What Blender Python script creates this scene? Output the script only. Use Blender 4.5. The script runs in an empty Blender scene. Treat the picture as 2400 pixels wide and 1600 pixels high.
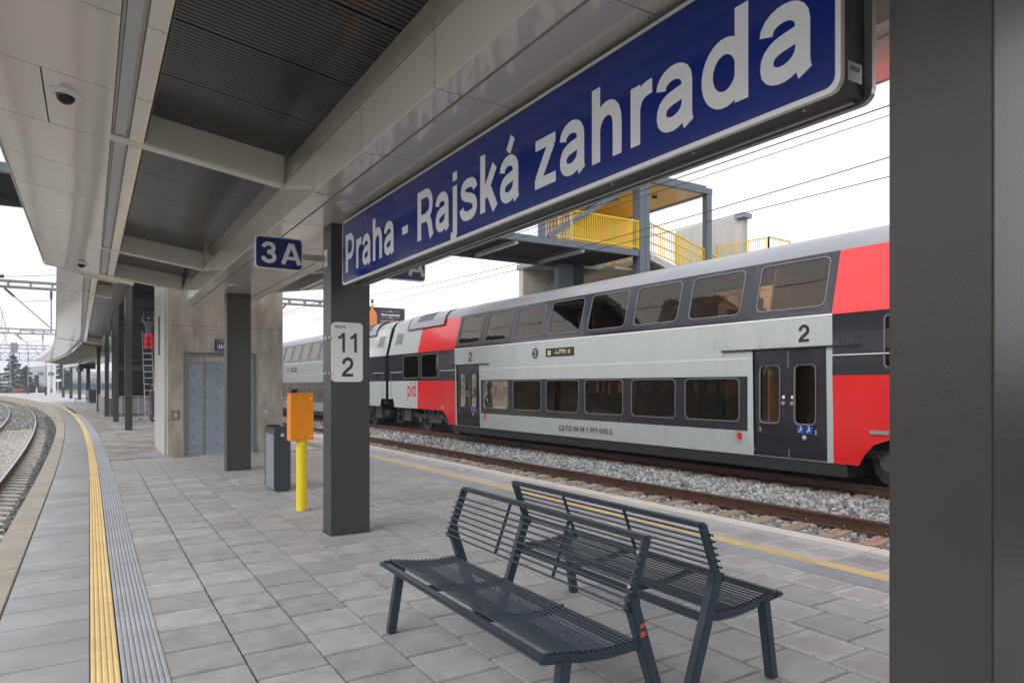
import bpy, bmesh, math, random
import numpy as np
from mathutils import Vector, Matrix
from mathutils.geometry import tessellate_polygon

scene = bpy.context.scene
random.seed(7)
rng = np.random.default_rng(11)
PI = math.pi
rad = math.radians

# ------------------------------------------------------------------ camera
TH = math.atan(990.0 / 1600.0)
cam = bpy.data.cameras.new('camera')
cam.sensor_width = 36.0
cam.lens = 24.0
cam.shift_y = (903.0 - 800.0) / 2400.0
cam.clip_start = 0.05
cam.clip_end = 6000
camo = bpy.data.objects.new('camera', cam)
scene.collection.objects.link(camo)
camo.location = (0, 0, 1.65)
camo.rotation_euler = (rad(90), 0, -TH)
scene.camera = camo

HAZE = 0.0007
# ------------------------------------------------------------------ world: overcast daylight
world = bpy.data.worlds.new('World')
scene.world = world
world.use_nodes = True
wn, wl = world.node_tree.nodes, world.node_tree.links
wn.clear()
w_out = wn.new('ShaderNodeOutputWorld')
w_bg = wn.new('ShaderNodeBackground')
w_bg.inputs['Strength'].default_value = 0.10
sky = wn.new('ShaderNodeTexSky')
sky.sky_type = 'NISHITA'
sky.sun_disc = False
sky.sun_elevation = rad(38)
sky.sun_rotation = rad(-70)
sky.air_density = 1.0
sky.dust_density = 3.0
# closed cloud cover: white veil over the sky, faintly mottled
cl_co = wn.new('ShaderNodeTexCoord')
cl_n = wn.new('ShaderNodeTexNoise')
cl_n.inputs['Scale'].default_value = 2.2
cl_n.inputs['Detail'].default_value = 5
cl_r = wn.new('ShaderNodeMapRange')
cl_r.inputs['From Min'].default_value = 0.3
cl_r.inputs['From Max'].default_value = 0.7
cl_r.inputs['To Min'].default_value = 8.2
cl_r.inputs['To Max'].default_value = 10.8
cl_c = wn.new('ShaderNodeCombineColor')
cl_b = wn.new('ShaderNodeMath'); cl_b.operation = 'MULTIPLY'; cl_b.inputs[1].default_value = 1.03
cl_m = wn.new('ShaderNodeMix'); cl_m.data_type = 'RGBA'
cl_m.inputs['Factor'].default_value = 0.93
wl.new(cl_co.outputs['Generated'], cl_n.inputs['Vector'])
wl.new(cl_n.outputs['Fac'], cl_r.inputs['Value'])
wl.new(cl_r.outputs['Result'], cl_c.inputs[0])
wl.new(cl_r.outputs['Result'], cl_c.inputs[1])
wl.new(cl_r.outputs['Result'], cl_b.inputs[0])
wl.new(cl_b.outputs[0], cl_c.inputs[2])
wl.new(sky.outputs['Color'], cl_m.inputs['A'])
wl.new(cl_c.outputs['Color'], cl_m.inputs['B'])
wl.new(cl_m.outputs['Result'], w_bg.inputs['Color'])
wl.new(w_bg.outputs['Background'], w_out.inputs['Surface'])

sun_d = bpy.data.lights.new('sun', 'SUN')
sun_d.energy = 1.5
sun_d.angle = rad(50)
sun_d.color = (1.0, 0.97, 0.93)
sun_o = bpy.data.objects.new('sun', sun_d)
scene.collection.objects.link(sun_o)
sun_o.rotation_euler = (rad(52), 0, rad(-70))

scene.view_settings.view_transform = 'Standard'
scene.view_settings.look = 'None'
scene.view_settings.gamma = 1
scene.view_settings.exposure = 0.60
scene.view_settings.use_curve_mapping = False
scene.cycles.use_denoising = True
scene.cycles.max_bounces = 8
scene.cycles.diffuse_bounces = 4
scene.cycles.glossy_bounces = 4
scene.cycles.transparent_max_bounces = 12
scene.cycles.caustics_reflective = False
scene.cycles.caustics_refractive = False
scene.cycles.sample_clamp_indirect = 6

# ------------------------------------------------------------------ materials
def _nt(name):
    m = bpy.data.materials.new(name)
    m.use_nodes = True
    nt = m.node_tree
    b = nt.nodes['Principled BSDF']
    return m, nt, b

def mat(name, col, rough=0.6, metal=0.0, var=0.0, vscale=3.0, col2=None, c2scale=6.0, c2lo=0.5, c2hi=0.7,
        bump=0.0, bscale=40.0, spec=0.5, rvar=0.0, randtint=0.0, stretch=None, coat=0.0, island=0.0, bdist=0.02, objco=False):
    """procedural material: base colour with noise variation, optional second colour in patches, bump"""
    m, nt, b = _nt(name)
    N, L = nt.nodes, nt.links
    if objco:
        tc = N.new('ShaderNodeTexCoord'); pos = tc.outputs['Object']
    else:
        g = N.new('ShaderNodeNewGeometry'); pos = g.outputs['Position']
    if stretch:
        mp = N.new('ShaderNodeMapping'); mp.inputs['Scale'].default_value = stretch
        L.new(pos, mp.inputs['Vector']); spos = mp.outputs['Vector']
    else:
        spos = pos
    cur = None
    rgb = N.new('ShaderNodeRGB'); rgb.outputs[0].default_value = (*col, 1); cur = rgb.outputs[0]
    if col2 is not None:
        n = N.new('ShaderNodeTexNoise'); n.inputs['Scale'].default_value = c2scale; n.inputs['Detail'].default_value = 8
        n.inputs['Roughness'].default_value = 0.65
        L.new(spos, n.inputs['Vector'])
        r = N.new('ShaderNodeMapRange'); r.inputs['From Min'].default_value = c2lo; r.inputs['From Max'].default_value = c2hi
        L.new(n.outputs['Fac'], r.inputs['Value'])
        mx = N.new('ShaderNodeMix'); mx.data_type = 'RGBA'
        L.new(r.outputs['Result'], mx.inputs['Factor']); L.new(cur, mx.inputs['A']); mx.inputs['B'].default_value = (*col2, 1)
        cur = mx.outputs['Result']
    fac = None
    def mul(a, bsock):
        mm = N.new('ShaderNodeMath'); mm.operation = 'MULTIPLY'; L.new(a, mm.inputs[0]); L.new(bsock, mm.inputs[1]); return mm.outputs[0]
    if var > 0:
        n = N.new('ShaderNodeTexNoise'); n.inputs['Scale'].default_value = vscale; n.inputs['Detail'].default_value = 6
        L.new(spos, n.inputs['Vector'])
        r = N.new('ShaderNodeMapRange'); r.inputs['From Min'].default_value = 0.25; r.inputs['From Max'].default_value = 0.75
        r.inputs['To Min'].default_value = 1 - var; r.inputs['To Max'].default_value = 1 + var
        L.new(n.outputs['Fac'], r.inputs['Value']); fac = r.outputs['Result']
    if randtint > 0:
        oi = N.new('ShaderNodeObjectInfo')
        r = N.new('ShaderNodeMapRange'); r.inputs['To Min'].default_value = 1 - randtint; r.inputs['To Max'].default_value = 1 + randtint
        L.new(oi.outputs['Random'], r.inputs['Value']); fac = r.outputs['Result'] if fac is None else mul(fac, r.outputs['Result'])
    if island > 0:
        g2 = N.new('ShaderNodeNewGeometry')
        r = N.new('ShaderNodeMapRange'); r.inputs['To Min'].default_value = 1 - island; r.inputs['To Max'].default_value = 1 + island
        L.new(g2.outputs['Random Per Island'], r.inputs['Value']); fac = r.outputs['Result'] if fac is None else mul(fac, r.outputs['Result'])
    if fac is not None:
        vm = N.new('ShaderNodeVectorMath'); vm.operation = 'SCALE'
        L.new(cur, vm.inputs[0]); L.new(fac, vm.inputs['Scale']); cur = vm.outputs[0]
    L.new(cur, b.inputs['Base Color'])
    b.inputs['Roughness'].default_value = rough
    b.inputs['Metallic'].default_value = metal
    b.inputs['Specular IOR Level'].default_value = spec
    b.inputs['Coat Weight'].default_value = coat
    b.inputs['Coat Roughness'].default_value = 0.08
    if rvar > 0:
        n = N.new('ShaderNodeTexNoise'); n.inputs['Scale'].default_value = 2.5; n.inputs['Detail'].default_value = 4
        L.new(pos, n.inputs['Vector'])
        r = N.new('ShaderNodeMapRange'); r.inputs['From Min'].default_value = 0.3; r.inputs['From Max'].default_value = 0.7
        r.inputs['To Min'].default_value = max(0.02, rough - rvar); r.inputs['To Max'].default_value = rough + rvar
        L.new(n.outputs['Fac'], r.inputs['Value']); L.new(r.outputs['Result'], b.inputs['Roughness'])
    if bump > 0:
        n = N.new('ShaderNodeTexNoise'); n.inputs['Scale'].default_value = bscale; n.inputs['Detail'].default_value = 5
        L.new(spos if stretch and bscale < 10 else pos, n.inputs['Vector'])
        bp = N.new('ShaderNodeBump'); bp.inputs['Strength'].default_value = bump; bp.inputs['Distance'].default_value = bdist
        L.new(n.outputs['Fac'], bp.inputs['Height']); L.new(bp.outputs['Normal'], b.inputs['Normal'])
        if coat > 0: L.new(bp.outputs['Normal'], b.inputs['Coat Normal'])
    return m

M = {}
def paver_mat(name, base, dark, light, damp=0.0):
    """concrete paver: mottled, brownish patches, each tile its own tone, pale bloom towards the joints"""
    m, nt, b = _nt(name)
    N, L = nt.nodes, nt.links
    tc = N.new('ShaderNodeTexCoord'); g = N.new('ShaderNodeNewGeometry'); oi = N.new('ShaderNodeObjectInfo')
    n1 = N.new('ShaderNodeTexNoise'); n1.inputs['Scale'].default_value = 5.0; n1.inputs['Detail'].default_value = 9; n1.inputs['Roughness'].default_value = 0.68
    L.new(g.outputs['Position'], n1.inputs['Vector'])
    r1 = N.new('ShaderNodeMapRange'); r1.inputs['From Min'].default_value = 0.36; r1.inputs['From Max'].default_value = 0.66
    L.new(n1.outputs['Fac'], r1.inputs['Value'])
    mx = N.new('ShaderNodeMix'); mx.data_type = 'RGBA'
    L.new(r1.outputs['Result'], mx.inputs['Factor']); mx.inputs['A'].default_value = (*dark, 1); mx.inputs['B'].default_value = (*base, 1)
    # brown blotches
    n2 = N.new('ShaderNodeTexNoise'); n2.inputs['Scale'].default_value = 1.9; n2.inputs['Detail'].default_value = 10; n2.inputs['Roughness'].default_value = 0.75
    L.new(g.outputs['Position'], n2.inputs['Vector'])
    r2 = N.new('ShaderNodeMapRange'); r2.inputs['From Min'].default_value = 0.60; r2.inputs['From Max'].default_value = 0.72; r2.inputs['To Max'].default_value = 0.55
    L.new(n2.outputs['Fac'], r2.inputs['Value'])
    mb = N.new('ShaderNodeMix'); mb.data_type = 'RGBA'
    L.new(r2.outputs['Result'], mb.inputs['Factor']); L.new(mx.outputs['Result'], mb.inputs['A']); mb.inputs['B'].default_value = (0.36, 0.27, 0.19, 1)
    # pale bloom along tile edges
    sp = N.new('ShaderNodeSeparateXYZ'); L.new(tc.outputs['Object'], sp.inputs[0])
    ax = N.new('ShaderNodeMath'); ax.operation = 'ABSOLUTE'; L.new(sp.outputs[0], ax.inputs[0])
    ay = N.new('ShaderNodeMath'); ay.operation = 'ABSOLUTE'; L.new(sp.outputs[1], ay.inputs[0])
    mxx = N.new('ShaderNodeMath'); mxx.operation = 'MAXIMUM'; L.new(ax.outputs[0], mxx.inputs[0]); L.new(ay.outputs[0], mxx.inputs[1])
    nb = N.new('ShaderNodeTexNoise'); nb.inputs['Scale'].default_value = 9; nb.inputs['Detail'].default_value = 6
    L.new(g.outputs['Position'], nb.inputs['Vector'])
    ad = N.new('ShaderNodeMath'); ad.operation = 'MULTIPLY_ADD'; ad.inputs[1].default_value = 0.22; L.new(nb.outputs['Fac'], ad.inputs[0]); L.new(mxx.outputs[0], ad.inputs[2])
    re = N.new('ShaderNodeMapRange'); re.inputs['From Min'].default_value = 0.255; re.inputs['From Max'].default_value = 0.285; re.inputs['To Max'].default_value = 0.85
    L.new(ad.outputs[0], re.inputs['Value'])
    ml = N.new('ShaderNodeMix'); ml.data_type = 'RGBA'
    L.new(mb.outputs['Result'], ml.inputs['A']); ml.inputs['B'].default_value = (*light, 1)
    mm = N.new('ShaderNodeMath'); mm.operation = 'MULTIPLY'; mm.inputs[1].default_value = damp
    L.new(re.outputs['Result'], mm.inputs[0]); L.new(mm.outputs[0], ml.inputs['Factor'])
    r = N.new('ShaderNodeMapRange'); r.inputs['To Min'].default_value = 0.87; r.inputs['To Max'].default_value = 1.12
    L.new(oi.outputs['Random'], r.inputs['Value'])
    # fine grain and specks
    n3 = N.new('ShaderNodeTexNoise'); n3.inputs['Scale'].default_value = 160; n3.inputs['Detail'].default_value = 3
    L.new(g.outputs['Position'], n3.inputs['Vector'])
    r3 = N.new('ShaderNodeMapRange'); r3.inputs['From Min'].default_value = 0.3; r3.inputs['From Max'].default_value = 0.7; r3.inputs['To Min'].default_value = 0.86; r3.inputs['To Max'].default_value = 1.14
    L.new(n3.outputs['Fac'], r3.inputs['Value'])
    m1 = N.new('ShaderNodeMath'); m1.operation = 'MULTIPLY'; L.new(r.outputs['Result'], m1.inputs[0]); L.new(r3.outputs['Result'], m1.inputs[1])
    # dark spots: gum, drips
    n5 = N.new('ShaderNodeTexNoise'); n5.inputs['Scale'].default_value = 7.5; n5.inputs['Detail'].default_value = 3
    L.new(g.outputs['Position'], n5.inputs['Vector'])
    r5 = N.new('ShaderNodeMapRange'); r5.inputs['From Min'].default_value = 0.69; r5.inputs['From Max'].default_value = 0.73; r5.inputs['To Min'].default_value = 1.0; r5.inputs['To Max'].default_value = 0.6
    L.new(n5.outputs['Fac'], r5.inputs['Value'])
    n6 = N.new('ShaderNodeTexNoise'); n6.inputs['Scale'].default_value = 0.45; n6.inputs['Detail'].default_value = 4
    L.new(g.outputs['Position'], n6.inputs['Vector'])
    r6 = N.new('ShaderNodeMapRange'); r6.inputs['From Min'].default_value = 0.35; r6.inputs['From Max'].default_value = 0.65; r6.inputs['To Min'].default_value = 0.92; r6.inputs['To Max'].default_value = 1.05
    L.new(n6.outputs['Fac'], r6.inputs['Value'])
    m5 = N.new('ShaderNodeMath'); m5.operation = 'MULTIPLY'; L.new(r5.outputs['Result'], m5.inputs[0]); L.new(r6.outputs['Result'], m5.inputs[1])
    m6 = N.new('ShaderNodeMath'); m6.operation = 'MULTIPLY'; L.new(m5.outputs[0], m6.inputs[0]); L.new(m1.outputs[0], m6.inputs[1]); m1 = m6
    vm = N.new('ShaderNodeVectorMath'); vm.operation = 'SCALE'; L.new(ml.outputs['Result'], vm.inputs[0]); L.new(m1.outputs[0], vm.inputs['Scale'])
    L.new(vm.outputs[0], b.inputs['Base Color'])
    rr = N.new('ShaderNodeMapRange'); rr.inputs['From Min'].default_value = 0.35; rr.inputs['From Max'].default_value = 0.65; rr.inputs['To Min'].default_value = 0.5; rr.inputs['To Max'].default_value = 0.8
    L.new(n1.outputs['Fac'], rr.inputs['Value']); L.new(rr.outputs['Result'], b.inputs['Roughness'])
    bp = N.new('ShaderNodeBump'); bp.inputs['Strength'].default_value = 0.25; bp.inputs['Distance'].default_value = 0.01
    L.new(n3.outputs['Fac'], bp.inputs['Height']); L.new(bp.outputs['Normal'], b.inputs['Normal'])
    return m

M['paver'] = paver_mat('paver_concrete', (0.425, 0.42, 0.425), (0.315, 0.31, 0.312), (0.52, 0.51, 0.50), 0.0)
M['paver_bloom'] = paver_mat('paver_bloom', (0.42, 0.39, 0.40), (0.345, 0.315, 0.325), (0.50, 0.49, 0.50), 0.9)
M['paver_bloom2'] = paver_mat('paver_bloom_faint', (0.44, 0.43, 0.435), (0.34, 0.325, 0.33), (0.54, 0.53, 0.53), 0.5)
M['slab'] = mat('smooth_slab', (0.31, 0.31, 0.325), 0.42, var=0.14, vscale=1.6, col2=(0.29, 0.28, 0.28), c2scale=2.2, bump=0.15, bscale=220, randtint=0.07, rvar=0.12, bdist=0.004)
M['damp'] = mat('damp_paver', (0.30, 0.285, 0.27), 0.42, var=0.15, vscale=1.0, col2=(0.43, 0.41, 0.39), c2scale=0.9, c2lo=0.47, c2hi=0.56, bump=0.2, bscale=90, rvar=0.18, island=0.12, bdist=0.006)
M['farpave'] = mat('pale_far_paving', (0.34, 0.34, 0.345), 0.6, var=0.08, vscale=0.6, bump=0.1)
M['joint'] = mat('joint_sand', (0.06, 0.055, 0.05), 0.95, var=0.3, vscale=30)
M['kerb'] = mat('kerb_concrete', (0.36, 0.335, 0.29), 0.75, var=0.12, vscale=1.4, col2=(0.33, 0.29, 0.23), c2scale=1.3, c2lo=0.5, c2hi=0.68, bump=0.4, bscale=70, randtint=0.05)
M['kerb_pale'] = mat('kerb_pale', (0.66, 0.62, 0.55), 0.8, var=0.07, vscale=2, bump=0.5, bscale=60, randtint=0.03)
M['edge_wall'] = mat('platform_edge_wall', (0.34, 0.31, 0.26), 0.85, var=0.25, vscale=1.5, stretch=(1, 1, 0.3), bump=0.3, bscale=20)
M['tact_y'] = mat('tactile_yellow', (0.72, 0.54, 0.25), 0.6, var=0.10, vscale=5, col2=(0.55, 0.37, 0.12), c2scale=14, c2lo=0.62, c2hi=0.75, randtint=0.06, bump=0.2, bscale=150, bdist=0.003)
M['tact_g'] = mat('tactile_grey', (0.36, 0.375, 0.41), 0.55, var=0.12, vscale=4, col2=(0.26, 0.25, 0.24), c2scale=12, c2lo=0.6, c2hi=0.75, randtint=0.06, bump=0.2, bscale=150, bdist=0.003)
M['conc'] = mat('formwork_concrete', (0.42, 0.39, 0.335), 0.78, var=0.26, vscale=3.2, col2=(0.27, 0.235, 0.185), c2scale=2.3, c2lo=0.46, c2hi=0.74, stretch=(1.6, 1.6, 0.45), bump=0.35, bscale=30)
M['conc_pale'] = mat('pale_concrete', (0.46, 0.455, 0.44), 0.75, var=0.13, vscale=1.6, col2=(0.37, 0.36, 0.34), c2scale=2.0, c2lo=0.5, c2hi=0.75, stretch=(1.5, 1.5, 0.3), bump=0.2, bscale=30)
M['clad'] = mat('canopy_cladding', (0.76, 0.725, 0.645), 0.13, var=0.02, vscale=0.5, bump=0.05, bscale=1.8, bdist=0.05, coat=0.6, spec=0.7, stretch=(1.6, 0.5, 1))
M['clad_flat'] = mat('beam_paint', (0.76, 0.725, 0.645), 0.34, var=0.02, vscale=1, spec=0.5)
M['channel'] = mat('light_channel_aluminium', (0.50, 0.52, 0.55), 0.35, metal=0.2, var=0.03)
M['fascia'] = mat('fascia_white', (0.72, 0.72, 0.72), 0.3, var=0.03)
M['dark_ceil'] = mat('dark_corrugated_metal', (0.055, 0.055, 0.056), 0.20, metal=0.35, var=0.1, vscale=0.7, spec=0.6)
M['col'] = mat('column_paint', (0.046, 0.045, 0.043), 0.34, metal=0.1, var=0.06, vscale=1.5, bump=0.10, bscale=85, spec=0.6, bdist=0.006)
M['blue'] = mat('sign_blue_enamel', (0.006, 0.024, 0.20), 0.12, var=0.03, coat=0.15, spec=0.35, bump=0.05, bscale=7, bdist=0.02)
M['navy'] = mat('sign_navy', (0.012, 0.022, 0.12), 0.3)
M['letter'] = mat('sign_letter', (0.74, 0.76, 0.78), 0.4)
M['rim'] = mat('sign_rim', (0.78, 0.78, 0.79), 0.3, metal=0.2)
M['alu'] = mat('brushed_aluminium', (0.50, 0.50, 0.50), 0.32, metal=0.8, var=0.05)
M['sigbody'] = mat('sign_body', (0.045, 0.045, 0.045), 0.45)
M['plate'] = mat('plate_white', (0.82, 0.83, 0.85), 0.35)
M['ink'] = mat('ink_dark', (0.03, 0.026, 0.028), 0.4)
M['ink_warm'] = mat('ink_brown', (0.05, 0.03, 0.032), 0.4)
M['bench'] = mat('bench_powder_coat', (0.024, 0.040, 0.056), 0.36, var=0.05, vscale=8, bump=0.08, bscale=300, spec=0.5, bdist=0.002)
M['screw'] = mat('screw_zinc', (0.7, 0.7, 0.7), 0.25, metal=0.9)
M['orange'] = mat('orange_paint', (0.93, 0.29, 0.0), 0.35, var=0.02)
M['yellow'] = mat('yellow_paint', (0.85, 0.66, 0.02), 0.38, var=0.03)
M['rail_y'] = mat('railing_yellow', (0.80, 0.56, 0.015), 0.45, var=0.04)
M['bin_dark'] = mat('bin_anthracite', (0.035, 0.045, 0.06), 0.35)
M['bin_grey'] = mat('bin_grey_side', (0.30, 0.32, 0.36), 0.35, metal=0.3)
M['steel'] = mat('stainless', (0.42, 0.41, 0.40), 0.3, metal=0.85, var=0.05)
M['bronze'] = mat('door_frame_steel', (0.38, 0.34, 0.31), 0.3, metal=0.7, var=0.04)
M['film'] = mat('blue_protective_film', (0.27, 0.32, 0.365), 0.3, var=0.08, vscale=3, bump=0.15, bscale=6, bdist=0.01)
M['film_ink'] = mat('film_print', (0.02, 0.15, 0.26), 0.4)
M['film_line'] = mat('film_line', (0.10, 0.28, 0.40), 0.4)
M['rust'] = mat('rusty_rail_side', (0.10, 0.048, 0.032), 0.6, var=0.25, vscale=4, bump=0.2, bscale=60)
M['railtop'] = mat('rail_running_surface', (0.42, 0.40, 0.39), 0.25, metal=0.9, var=0.1, vscale=6, col2=(0.2, 0.13, 0.1), c2scale=5, c2lo=0.55, c2hi=0.8)
M['sleeper'] = mat('sleeper_concrete_tan', (0.33, 0.26, 0.19), 0.85, var=0.15, vscale=6, bump=0.3, bscale=60, randtint=0.08)
M['sleeper_g'] = mat('sleeper_concrete_grey', (0.52, 0.49, 0.45), 0.85, var=0.15, vscale=6, randtint=0.12)
M['spray'] = mat('orange_spray_paint', (0.85, 0.13, 0.04), 0.6)
M['chalk'] = mat('yellow_crayon', (0.75, 0.62, 0.35), 0.7)
M['clip'] = mat('rail_clip_steel', (0.05, 0.03, 0.025), 0.55, metal=0.4)
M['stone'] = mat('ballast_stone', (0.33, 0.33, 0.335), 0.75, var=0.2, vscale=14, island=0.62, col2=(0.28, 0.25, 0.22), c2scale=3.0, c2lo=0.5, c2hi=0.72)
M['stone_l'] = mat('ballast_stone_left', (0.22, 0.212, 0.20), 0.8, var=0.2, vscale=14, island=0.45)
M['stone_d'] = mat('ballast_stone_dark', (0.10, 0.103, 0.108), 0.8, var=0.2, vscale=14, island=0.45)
M['bed'] = mat('ballast_bed', (0.19, 0.185, 0.18), 0.95, var=0.5, vscale=25, bump=1.0, bscale=22, bdist=0.06)
M['bed_l'] = mat('ballast_bed_left', (0.20, 0.19, 0.175), 0.95, var=0.45, vscale=18, bump=1.0, bscale=16, bdist=0.06)
M['ground'] = mat('rough_ground', (0.17, 0.15, 0.11), 0.95, var=0.3, vscale=0.15, col2=(0.12, 0.13, 0.06), c2scale=0.2)
# train
M['t_grey'] = mat('train_grey', (0.43, 0.465, 0.47), 0.30, var=0.04, vscale=1.2, col2=(0.35, 0.375, 0.38), c2scale=1.6, c2lo=0.55, c2hi=0.85, stretch=(1, 3.0, 0.22), spec=0.5)
M['t_gloss'] = mat('train_grey_glossy', (0.44, 0.47, 0.475), 0.12, var=0.05, vscale=1.2, bump=0.10, bscale=5, stretch=(1, 2.2, 1.0), bdist=0.03, coat=0.5)
M['t_black'] = mat('train_black', (0.022, 0.023, 0.032), 0.20, var=0.1, vscale=1.0, coat=0.4, bump=0.02, bscale=3, bdist=0.03)
M['t_navy'] = mat('train_navy_upper', (0.026, 0.028, 0.042), 0.30, var=0.12, vscale=1.0, col2=(0.09, 0.09, 0.10), c2scale=2.0, c2lo=0.5, c2hi=0.8, stretch=(1, 3, 0.3))
M['t_red'] = mat('train_red', (0.70, 0.018, 0.022), 0.22, var=0.04, vscale=1.0, coat=0.5, bump=0.05, bscale=5, stretch=(1, 2.2, 1.0), bdist=0.03)
M['t_roof'] = mat('train_roof', (0.25, 0.26, 0.285), 0.36, var=0.10, vscale=1.5, col2=(0.24, 0.24, 0.25), c2scale=1.2, c2lo=0.55, c2hi=0.8, stretch=(1, 0.4, 1))
M['t_under'] = mat('underframe_black', (0.022, 0.021, 0.02), 0.6, var=0.25, vscale=4)
M['t_bogie'] = mat('bogie_grey', (0.075, 0.073, 0.07), 0.55, metal=0.2, var=0.25, vscale=6)
M['t_seal'] = mat('window_seal', (0.17, 0.175, 0.18), 0.45)
M['t_in'] = mat('train_interior', (0.42, 0.31, 0.21), 0.7, var=0.2, vscale=2)
M['t_seat'] = mat('train_seat', (0.07, 0.045, 0.06), 0.8, var=0.2)
M['rubber'] = mat('gangway_rubber', (0.015, 0.015, 0.016), 0.6)
M['white'] = mat('white_paint', (0.80, 0.80, 0.80), 0.4)
M['alarm'] = mat('alarm_red', (0.70, 0.02, 0.02), 0.35)
M['stick'] = mat('sticker_blue', (0.02, 0.09, 0.42), 0.4)
M['pid'] = mat('pid_red', (0.62, 0.02, 0.04), 0.4)
M['dirt'] = mat('grime_streak', (0.16, 0.165, 0.17), 0.6)
# bridge
M['br_steel'] = mat('bridge_steel', (0.115, 0.145, 0.175), 0.4, metal=0.2, var=0.05)
M['br_dark'] = mat('bridge_deck_underside', (0.018, 0.021, 0.028), 0.75, var=0.2, vscale=2)
M['amber'] = mat('amber_soffit', (0.95, 0.52, 0.03), 0.22, var=0.12, vscale=1.0, bump=0.03, bscale=1.5, bdist=0.05)
M['wood'] = mat('orange_wood', (0.55, 0.26, 0.07), 0.5, var=0.3, vscale=2.5, col2=(0.7, 0.45, 0.2), c2scale=3, stretch=(6, 6, 0.6))
M['beige'] = mat('beige_soffit', (0.46, 0.38, 0.29), 0.5, var=0.08)
M['galv'] = mat('galvanised_steel', (0.25, 0.275, 0.30), 0.45, metal=0.5, var=0.08, vscale=5)
M['wire'] = mat('wire_dark', (0.05, 0.05, 0.055), 0.5, metal=0.5)
M['insul'] = mat('insulator', (0.09, 0.06, 0.055), 0.3)
M['louvre'] = mat('louvre_black', (0.028, 0.028, 0.03), 0.5, var=0.1)
M['bb'] = mat('billboard_navy', (0.02, 0.024, 0.05), 0.4, var=0.15, vscale=0.5)
M['whisky'] = mat('whisky_amber', (0.75, 0.24, 0.06), 0.3, var=0.1, vscale=2)
M['copper'] = mat('copper_print', (0.72, 0.36, 0.24), 0.5)
M['cloth_red'] = mat('red_trousers', (0.68, 0.02, 0.035), 0.8, var=0.15, vscale=9)
M['cloth_grey'] = mat('grey_jacket', (0.08, 0.08, 0.09), 0.85, var=0.2, vscale=12)
M['cloth_plum'] = mat('plum_overalls', (0.10, 0.075, 0.10), 0.85, var=0.2, vscale=12)
M['skin'] = mat('skin', (0.50, 0.30, 0.22), 0.6)
M['hair'] = mat('hair_dark', (0.05, 0.035, 0.03), 0.7)
M['shoe'] = mat('shoe_black', (0.02, 0.02, 0.02), 0.5)
M['needle'] = mat('spruce_needles', (0.035, 0.075, 0.06), 0.8, var=0.35, vscale=1.5, island=0.4)
M['needle2'] = mat('pine_needles', (0.035, 0.08, 0.045), 0.8, var=0.35, vscale=1.5, island=0.4)
M['twig'] = mat('bare_twigs', (0.24, 0.19, 0.15), 0.9, island=0.3)
M['rustleaf'] = mat('rusty_leaves', (0.34, 0.15, 0.06), 0.9, island=0.4)
M['bark'] = mat('bark', (0.10, 0.075, 0.055), 0.9, var=0.3)
M['hill'] = mat('wooded_hills', (0.075, 0.075, 0.06), 0.95, var=0.25, vscale=0.012)
M['fenceblue'] = mat('fence_blue_sheet', (0.06, 0.12, 0.17), 0.5, var=0.1)
M['wallpale'] = mat('noise_wall_concrete', (0.46, 0.42, 0.35), 0.85, var=0.12, vscale=0.8)

def glass_mat(name, tint, refl_rough=0.015, base=0.015):
    m = bpy.data.materials.new(name); m.use_nodes = True
    nt = m.node_tree; N, L = nt.nodes, nt.links; N.clear()
    o = N.new('ShaderNodeOutputMaterial'); mx = N.new('ShaderNodeMixShader')
    tr = N.new('ShaderNodeBsdfTransparent'); tr.inputs[0].default_value = (*tint, 1)
    gl = N.new('ShaderNodeBsdfGlossy'); gl.inputs['Roughness'].default_value = refl_rough
    gl.inputs['Color'].default_value = (0.95, 0.88, 0.80, 1)
    g = N.new('ShaderNodeNewGeometry'); n = N.new('ShaderNodeTexNoise'); n.inputs['Scale'].default_value = 1.6
    L.new(g.outputs['Position'], n.inputs['Vector'])
    bp = N.new('ShaderNodeBump'); bp.inputs['Strength'].default_value = 0.06; bp.inputs['Distance'].default_value = 0.05
    L.new(n.outputs['Fac'], bp.inputs['Height']); L.new(bp.outputs['Normal'], gl.inputs['Normal'])
    fr = N.new('ShaderNodeFresnel'); fr.inputs['IOR'].default_value = 1.5
    ad = N.new('ShaderNodeMath'); ad.operation = 'MULTIPLY_ADD'; ad.use_clamp = True
    ad.inputs[1].default_value = 1.15; ad.inputs[2].default_value = base
    L.new(fr.outputs[0], ad.inputs[0]); L.new(ad.outputs[0], mx.inputs[0])
    L.new(tr.outputs[0], mx.inputs[1]); L.new(gl.outputs[0], mx.inputs[2]); L.new(mx.outputs[0], o.inputs['Surface'])
    return m
M['glass'] = glass_mat('tinted_train_glass', (0.56, 0.40, 0.27))
M['bulbglass'] = mat('dome_glass', (0.006, 0.006, 0.008), 0.08)
def emis(name, col, s):
    m, nt, b = _nt(name)
    b.inputs['Base Color'].default_value = (*col, 1); b.inputs['Emission Color'].default_value = (*col, 1); b.inputs['Emission Strength'].default_value = s
    return m
M['led'] = emis('led_text', (0.75, 0.85, 0.35), 0.5)

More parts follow.
